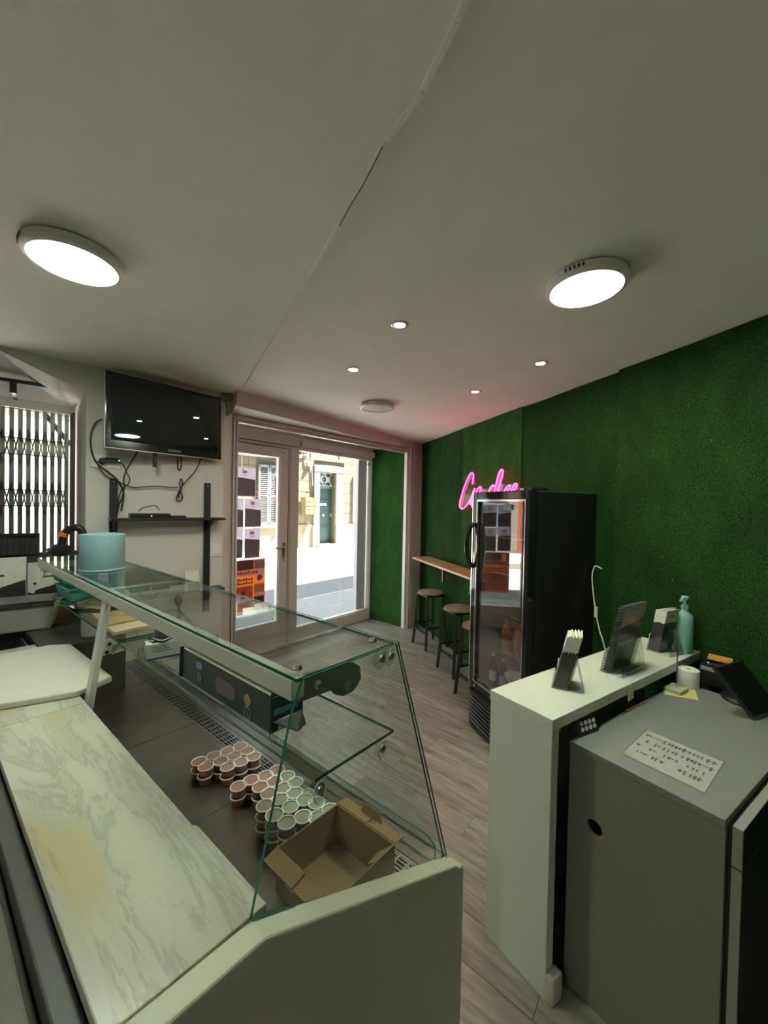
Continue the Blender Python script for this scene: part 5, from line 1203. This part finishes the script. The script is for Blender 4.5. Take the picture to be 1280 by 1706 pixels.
# grating: folded lattice gate
GO = .44
def gp(x, y, o=GO): return onw(x, y, TVP+TN*o, TA)
zt_, zb_ = gp(60, 684).z, 1.16
gate = thing('folding_gate', gp(60, 900), 'dark folding lattice security gate across the corner window', 'gate')
GM = mat('gate_metal', (.07, .073, .065), .45, .6); GM2 = mat('gate_bar_light', (.30, .30, .28), .4, .6)
xs_ = [-58, -43, -27.5, -12, 4, 19.5, 34, 47.5, 61.5, 75, 87.5, 99.5, 111]
bars = [gp(x, 720) for x in xs_]
for p in bars:
    q = B(); bz = V((p.x, p.y, 0))
    for sgn in (-1, 1): q.bar(bz+TD*sgn*.010+V((0, 0, zb_)), bz+TD*sgn*.010+V((0, 0, zt_)), .004, .028, up=TN)
    q.bar(bz+TN*.014+V((0, 0, zb_)), bz+TN*.014+V((0, 0, zt_)), .018, .004, up=TN); q.done('upright', GM2, gate)
zc1, zc2, zc3 = gp(60, 746).z, gp(60, 830).z, gp(60, 800).z-.75
for i in range(len(bars)-1):
    a_, b2 = bars[i], bars[i+1]; a_ = V((a_.x, a_.y, 0)); b2 = V((b2.x, b2.y, 0))
    for zc in (zc1, zc2):
        for sgn in (-1, 1):
            q = B(); o_ = TN*(-.018*1 if sgn < 0 else -.012)
            q.bar(a_+o_+V((0, 0, zc-sgn*.115)), b2+o_+V((0, 0, zc+sgn*.115)), .005, .064, up=TN); q.done('strap', GM, gate)
for zc in (zc1, zc2):
    for dz in (-.055, .055):
        q = B(); a_, b2 = bars[0], bars[-1]; q.bar(V((a_.x, a_.y, zc+dz))-TN*.008, V((b2.x, b2.y, zc+dz))-TN*.008, .020, .006); q.done('strap', GM, gate)
pe = gp(121, 720); q = B(); q.bar(V((pe.x, pe.y, zb_-.02)), V((pe.x, pe.y, zt_+.02)), .03, .03, up=TN); q.done('end_post', GM, gate)
a_, b2 = bars[0], pe
q = B(); q.bar(V((a_.x, a_.y, zt_+.012)), V((b2.x, b2.y, zt_+.012)), .03, .02); q.done('top_track', TRIM, gate)
q = B(); q.bar(V((a_.x, a_.y, zb_-.012)), V((b2.x, b2.y, zb_-.012)), .03, .02); q.done('bottom_track', GM, gate)
q = B(); q.bar(gp(75, 690, GO+.05), gp(118, 742, GO+.05), .03, .012, up=TN); q.done('brace', GM, gate)
# curtain rod
r0, r1 = onw(-60, 622, TVP+TN*.30, TA), onw(98, 646, TVP+TN*.30, TA)
rod = thing('curtain_rod', r1, 'short black curtain rod under the recess soffit', 'rod')
q = B(); q.tube([r0, r1], .013, 10); q.done('tube', BLACKM, rod)
rk = onw(22, 637, TVP+TN*.30, TA); q = B(); q.bar(rk+V((0, 0, .01)), rk-V((0, 0, .07)), .035, .008, up=TN); q.bar(rk-V((0, 0, .055)), rk-V((0, 0, .055))+TN*.30, .02, .006); q.done('bracket', BLACKM, rod)
# dark basket in front of the glass, menu cards standing below it
def rp(x, y, o): return onw(x, y, TVP+TN*o, TA)
bp0, bp1 = rp(-60, 922, .30), rp(66, 922, .30)
bs_ = thing('pleated_basket', (bp0+bp1)/2, 'dark grey pleated basket standing before the gate', 'basket')
zt2 = rp(30, 891, .30).z
q = B(); nseg = 26
outl = []
for k in range(nseg+1):
    t = k/nseg; outl.append(bp0+(bp1-bp0)*t - TN*(.012 if k % 2 else 0))
ol = [V((p.x, p.y, bp1.z)) for p in outl]+[V((bp1.x, bp1.y, bp1.z))+TN*.09, V((bp0.x, bp0.y, bp1.z))+TN*.09]
q.ext(ol, (0, 0, zt2-bp1.z)); q.done('body', mat('basket_grey', (.055, .06, .055), .6), bs_)
q = B(); q.bar(V((bp0.x, bp0.y, zt2))-TN*.012, V((bp1.x, bp1.y, zt2))-TN*.012, .02, .02); q.done('rim', BLACK, bs_)
stz = bp1.z
sd_ = thing('menu_stand', (rp(0, 1000, .27)), 'low shelf ledge holding the basket under the gate', 'ledge')
q = B(); q.prism([P2(TVP-TD*.0+TN*.32), P2(TVP-TD*1.6+TN*.32), P2(TVP-TD*1.6+TN*.41), P2(TVP-TD*.04+TN*.41)], .946, stz-.001); q.done('box', DARK, sd_)
def card(x0, x1, yt, yb, o, label):
    a_, b2 = rp(x0, yt, o), rp(x1, yt, o); zt3 = a_.z; zb3 = .946
    t = thing('menu_card', V(((a_.x+b2.x)/2, (a_.y+b2.y)/2, zb3)), label, 'menu card', 'menu cards standing in the recess')
    ax = (b2-a_); ax.z = 0; L_ = ax.length; f = frame(V((a_.x, a_.y, 0)), ax, TN, V((0, 0, 1)))
    def cbb(): q = B(); q.fr = f; return q
    q = cbb(); q.box((0, 0, zb3), (L_, .004, zt3)); q.done('board', PAPER, t)
    H3 = zt3-zb3
    q = cbb(); q.ext([(.003, -.001, zb3+.002), (L_-.003, -.001, zb3+.002), (L_-.003, -.001, zb3+H3*.64), (.003, -.001, zb3+H3*.46)], (0, .001, 0)); q.done('dark_field', LDK, t)
    q = cbb(); 
    for dx in (0, .016, .032): q.box((L_*.25+dx, -.001, zb3+H3*.80), (L_*.25+dx+.013, 0, zb3+H3*.93))
    q.done('logo', RED if o < .25 else mat('logo_grey2', (.3, .3, .3), .5), t)
    q = cbb(); q.box((L_*.2, -.001, zb3+H3*.71), (L_*.55, 0, zb3+H3*.74)); q.done('caption', DARK, t)
card(-40, 44, 932, 1000, .20, 'white and black menu card with red logo standing in the recess')
card(46, 128, 938, 1000, .26, 'white and black menu card with grey logo behind the case leg')
# storage tub with black lid and shredded food
tb = at(20, 1053, .946); tbx = V((-2.30, 2.30, .946))
t = thing('food_tub', tbx, 'frosted storage tub with black lid holding pale shredded food', 'tub', None, math.atan2(TD.y, TD.x)-.12); M_ = WM(t)
L_, W2, H2 = .50, .26, .150
q = B(); q.fr = M_; q.hexa([(-L_*.44, -W2*.42, 0), (L_*.44, -W2*.42, 0), (L_*.44, W2*.42, 0), (-L_*.44, W2*.42, 0), (-L_/2, -W2/2, H2), (L_/2, -W2/2, H2), (L_/2, W2/2, H2), (-L_/2, W2/2, H2)]); q.done('body', FROST, t, bevel=.012)
q = B(); q.fr = M_
for i in range(260):
    x, y, z_ = random.uniform(-.42, .38)*L_, random.uniform(-.36, .36)*W2, .006+random.random()**1.5*.05; a = random.uniform(0, 6.28); l_ = .016
    q.bar((x-l_*math.cos(a), y-l_*math.sin(a), z_), (x+l_*math.cos(a), y+l_*math.sin(a), z_+random.uniform(-.004, .006)), .006, .004)
o = q.done('shredded_food', mat('shredded_yellow', (.55, .52, .20), .7), t); o['kind'] = 'stuff'
q = B(); q.fr = M_; q.box((-L_*.53, -W2*.54, H2), (L_*.53, W2*.54, H2+.018)); q.box((-L_*.48, -W2*.47, H2+.018), (L_*.48, W2*.47, H2+.026)); q.done('lid', mat('lid_charcoal', (.035, .037, .035), .35), t, bevel=.004)
q = B(); q.fr = M_; q.box((-L_*.44, -W2*.42, H2+.026), (L_*.44, W2*.42, H2+.028)); q.done('lid_inset', mat('lid_clear', (.20, .205, .185), .3), t)
bc = rp(100, 1052, .02); q = B(); bcx = at(100, 1054, .946)
bcx = V((-2.005, 2.52, .946)); 
q = B(); f = frame(TVP-TD*.185+TN*.125+V((0, 0, .946)), TD, TN, V((0, 0, 1))); q.fr = f; q.box((0, 0, 0), (.16, .10, .145)); o = q.done('brown_carton', CARDB, bevel=.002); tag(o, 'small brown carton beside the storage tub', 'box')
q = B(); q.fr = f; q.box((.045, -.001, .10), (.115, 0, .125)); q.done('tape', CARD, o)
q = B(); uvb(q, 1.99, -.07, ZDK+.0005, 2.44, .30, .948); q.done('end_housing', mat('housing_dark', (.07, .068, .06), .5), dc, bevel=.003)
cn = cw(2.13, .17, .9485); can = thing('white_canister', cn, 'white cylindrical canister standing at the dark far end of the display case', 'canister')
q = B(); q.lathe([(.05, 0), (.052, .004), (.052, .125), (.05, .128)], cn, 24); q.done('body', mat('canister_white', (.60, .61, .58), .3), can, smooth=True)
q = B(); q.lathe([(.054, .128), (.054, .143), (.05, .146)], cn, 24); q.done('lid', TRIM, can, smooth=True)

# ------------------------------------------------------------------ television and shelf unit on the wall
TVC, TVA = ontv(272, 700, -.15), 38.7
c_ = [onw(x, y, TVC, TVA) for x, y in ((176, 622), (369, 657), (369, 765), (175, 745))]
tl_, tr2, br_, bl_ = c_
zT, zBm = (tl_.z+tr2.z)/2, (bl_.z+br_.z)/2
xv = ((tr2+br_)/2-(tl_+bl_)/2); xv.z = 0; TWd = xv.length; ctr = (tl_+tr2+br_+bl_)/4
tvn = V((xv.y, -xv.x, 0)).normalized(); up_ = (V((0, 0, 1))-tvn*.014).normalized(); xv.normalize(); THt = (zT-zBm)*1.0
TXF = frame(ctr-xv*TWd/2-up_*THt/2, xv, up_, xv.cross(up_))          # z towards the viewer
tv = thing('television', ctr-up_*THt/2, 'wall-mounted black flat television tilted above the shelf', 'television')
q = B(); q.fr = TXF; q.box((0, 0, -.035), (TWd, THt, 0)); q.done('bezel', mat('tv_bezel', (.014, .016, .017), .12), tv, bevel=.004)
q = B(); q.fr = TXF; q.box((.03, .05, 0), (TWd-.03, THt-.03, .001)); q.done('screen', mat('tv_screen', (.010, .016, .017), .015), tv)
q = B(); q.fr = TXF
for a, b2 in (((0, -.004, -.03), (TWd, 0, -.005)), ((0, THt, -.03), (TWd, THt+.003, -.005)), ((-.004, -.004, -.03), (0, THt+.003, -.005)), ((TWd, -.004, -.03), (TWd+.004, THt+.003, -.005))): q.box(a, b2)
q.done('silver_edge', mat('silver', (.55, .55, .5), .3, .7), tv)
text('SAMSUNG', .020, TXF @ Matrix.Translation((TWd*.545, .023, .0012)), mat('logo_silver', (.45, .47, .47), .35), 'logo', tv)
q = B(); q.fr = TXF; q.box((TWd*.25, THt*.2, -.10), (TWd*.75, THt*.8, -.036)); q.done('wall_mount', BLACKM, tv)
for x_ in (.40,):
    q = B(); q.fr = TXF; q.box((TWd*x_-.012, -.10, -.06), (TWd*x_+.012, .02, -.045)); q.done('mount_strap', BLACK, tv)
q = B(); q.fr = TXF; q.box((-.010, THt*.36, -.03), (-.004, THt*.42, -.01)); q.done('side_label', mat('label_green', (.5, .6, .35), .5), tv)
# shelf unit
def tvf(o=0.): b = B(); b.fr = frame(TVP, TD, -TN, V((0, 0, 1))); return b     # x along the wall, y into the room
def tvs(x, y, off=0.): p = ontv(x, y, -off); return ((p-TVP).dot(TD), p.z)
su = thing('wall_shelf', TVP+TD*.5+V((0, 0, 1.0)), 'black wall shelf unit on two uprights below the television', 'shelf')
for x_, yt in ((189, 797), (345, 805)):
    s_, z_ = tvs(x_, yt); wq = .023
    q = tvf(); q.box((s_-wq, .002, .96), (s_+wq, .022, z_)); up1 = q.done('upright', BLACKM, su, bevel=.002)
    q = tvf(); q.lathe([(.006, 0), (.004, .003)], (s_, .022, z_-.025), 10, ax=(0, 1, 0)); q.done('screw', STEEL, up1)
SD = .15
sz1 = tvs(340, 864, .12)[1]; sz2 = tvs(372, 979, .12)[1]
sL, sR = tvs(190, 800)[0]-.035, tvs(345, 800)[0]+.10
for z_ in (sz1, sz2):
    q = tvf(); q.box((sL, .023, z_-.012), (sR, SD, z_+.006)); q.done('shelf_board', BLACKM, su, bevel=.002)
    for x_ in (189, 345):
        s_ = tvs(x_, 800)[0]; q = tvf(); q.ext([(s_-.008, .023, z_-.012), (s_-.008, SD-.01, z_-.012), (s_-.008, SD-.02, z_-.03), (s_-.008, .06, z_-.085), (s_-.008, .023, z_-.10)], (.016, 0, 0)); q.done('bracket', BLACKM, su)
z_ = sz1+.0065
bxs = thing('set_top_box', tvf().fr @ V(((tvs(250, 850)[0]), .11, z_)), 'slim black set-top box with orange light on the upper shelf', 'set-top box')
a_, b2 = tvs(217, 850, .1)[0], tvs(282, 850, .1)[0]
q = tvf(); q.box((a_, .03, z_), (b2, .145, z_+.032)); q.done('case', BLACK, bxs, bevel=.003)
q = tvf(); q.box(((a_+b2)/2-.003, .1451, z_+.012), ((a_+b2)/2+.003, .1462, z_+.020)); q.done('light', mat('orange_led', (1, .35, .05), .4, emit=3.), bxs)
a2_, b3 = tvs(283, 850, .1)[0]+.006, tvs(308, 850, .1)[0]
q = tvf(); q.box((a2_, .04, z_), (b3, .14, z_+.016)); tag(q.done('small_router', BLACK, bevel=.003), 'small flat black box right of the set-top box', 'box')
# card holder on the lower shelf
s_ = tvs(320, 960, .1)[0]; zc_ = sz2+.0065
ch = thing('card_stand', tvf().fr @ V((s_, .10, zc_)), 'small pack of white and black cards standing on the lower shelf', 'card stand')
q = tvf(); q.hexa([(s_-.05, .085, zc_), (s_+.05, .085, zc_), (s_+.05, .13, zc_), (s_-.05, .13, zc_), (s_-.05, .07, zc_+.15), (s_+.05, .07, zc_+.15), (s_+.05, .09, zc_+.15), (s_-.05, .09, zc_+.15)]); q.done('card_pack', LTOP, ch)
q = tvf(); q.hexa([(s_-.035, .131, zc_+.005), (s_+.05, .131, zc_+.005), (s_+.05, .135, zc_+.005), (s_-.035, .135, zc_+.005), (s_-.03, .112, zc_+.06), (s_+.045, .112, zc_+.065), (s_+.045, .116, zc_+.065), (s_-.03, .116, zc_+.06)]); q.done('dark_card', LDK, ch)
q = tvf(); q.box((s_+.06, .08, zc_), (s_+.063, .14, zc_+.07)); q.done('clear_side', ACRE, ch)
# outlets, switch, cables
s0_, z0_ = tvs(147, 778); s1_, z1_ = tvs(178, 758); s2_ = tvs(200, 778)[0]
so_ = thing('power_outlet', tvf().fr @ V(((s0_+s2_)/2, 0, z0_)), 'white double wall socket left of the television', 'socket')
q = tvf(); q.box((s0_+.01, .001, z0_), (s2_, .010, z1_)); q.done('plate', TRIM, so_, bevel=.003)
q = tvf(); q.lathe([(.022, 0), (.022, .03), (.014, .04)], (s0_+.075, .01, (z0_+z1_)/2), 14, ax=(0, 1, 0)); q.done('plug', BLACK, so_)
q = tvf(); q.box((tvs(174, 770)[0], .011, tvs(180, 771)[1]), (tvs(199, 770)[0], .05, tvs(180, 763)[1])); ad = q.done('adapter', BLACK, so_, bevel=.004)
q = tvf(); q.box((tvs(196, 768)[0], .0501, tvs(196, 769)[1]), (tvs(198, 768)[0], .0512, tvs(196, 767)[1])); q.done('led', MATS['green_led'], ad)
s0_, z1_ = tvs(349, 906); s1_, z0_ = tvs(368, 926)
q = tvf(); q.box((s0_, .001, z0_), (s1_, .012, z1_)); sw_ = tag(q.done('light_switch', WHITEM, bevel=.003), 'square white light switch right of the shelf upright', 'switch')
q = tvf(); q.box((s0_+.018, .0121, z0_+.02), (s1_-.018, .017, z1_-.02)); q.done('rocker', TRIM, sw_, bevel=.002)
def cab(pts, label, r_=.004, off=.03):
    q = B(); q.tube(spline([ontv(x, y, -off) for x, y in pts]), r_, 6); tag(q.done('cable', BLACK, smooth=True), label, 'cable', 'black cables below the television')
cab([(176, 698), (162, 702), (153, 718), (151, 740), (156, 762), (166, 776), (180, 786), (194, 798), (203, 812), (206, 825), (204, 840), (202, 852)], 'black cable looping from the television side down to the shelf', .0055)
cab([(162, 768), (166, 780), (176, 792), (192, 800), (206, 806), (222, 812), (240, 811), (262, 810), (284, 812), (297, 812)], 'black cable running sideways from the socket plug to the knot', .004)
cab([(230, 752), (220, 768), (211, 782), (206, 798), (207, 812), (204, 828), (198, 842), (195, 855)], 'black cable from under the television straight to the shelf', .0045)
cab([(198, 769), (206, 774), (210, 786), (216, 796), (214, 806), (204, 814), (198, 830), (197, 850)], 'thin black cable curling down from the wall adapter', .0035)
cab([(335, 763), (331, 775), (322, 789), (310, 802), (302, 812), (296, 824), (294, 832), (299, 836), (304, 830), (301, 818), (299, 806), (302, 798), (304, 806), (300, 818), (297, 830)], 'black cable from the television corner tied into a knot', .0045)
cab([(296, 760), (296, 778), (299, 784), (302, 776), (302, 760)], 'short loop of black cable hanging under the television', .0045)
cab([(231, 852), (238, 846), (248, 844), (258, 842), (266, 850)], 'thin black cable arching over the set-top box', .003, .09)
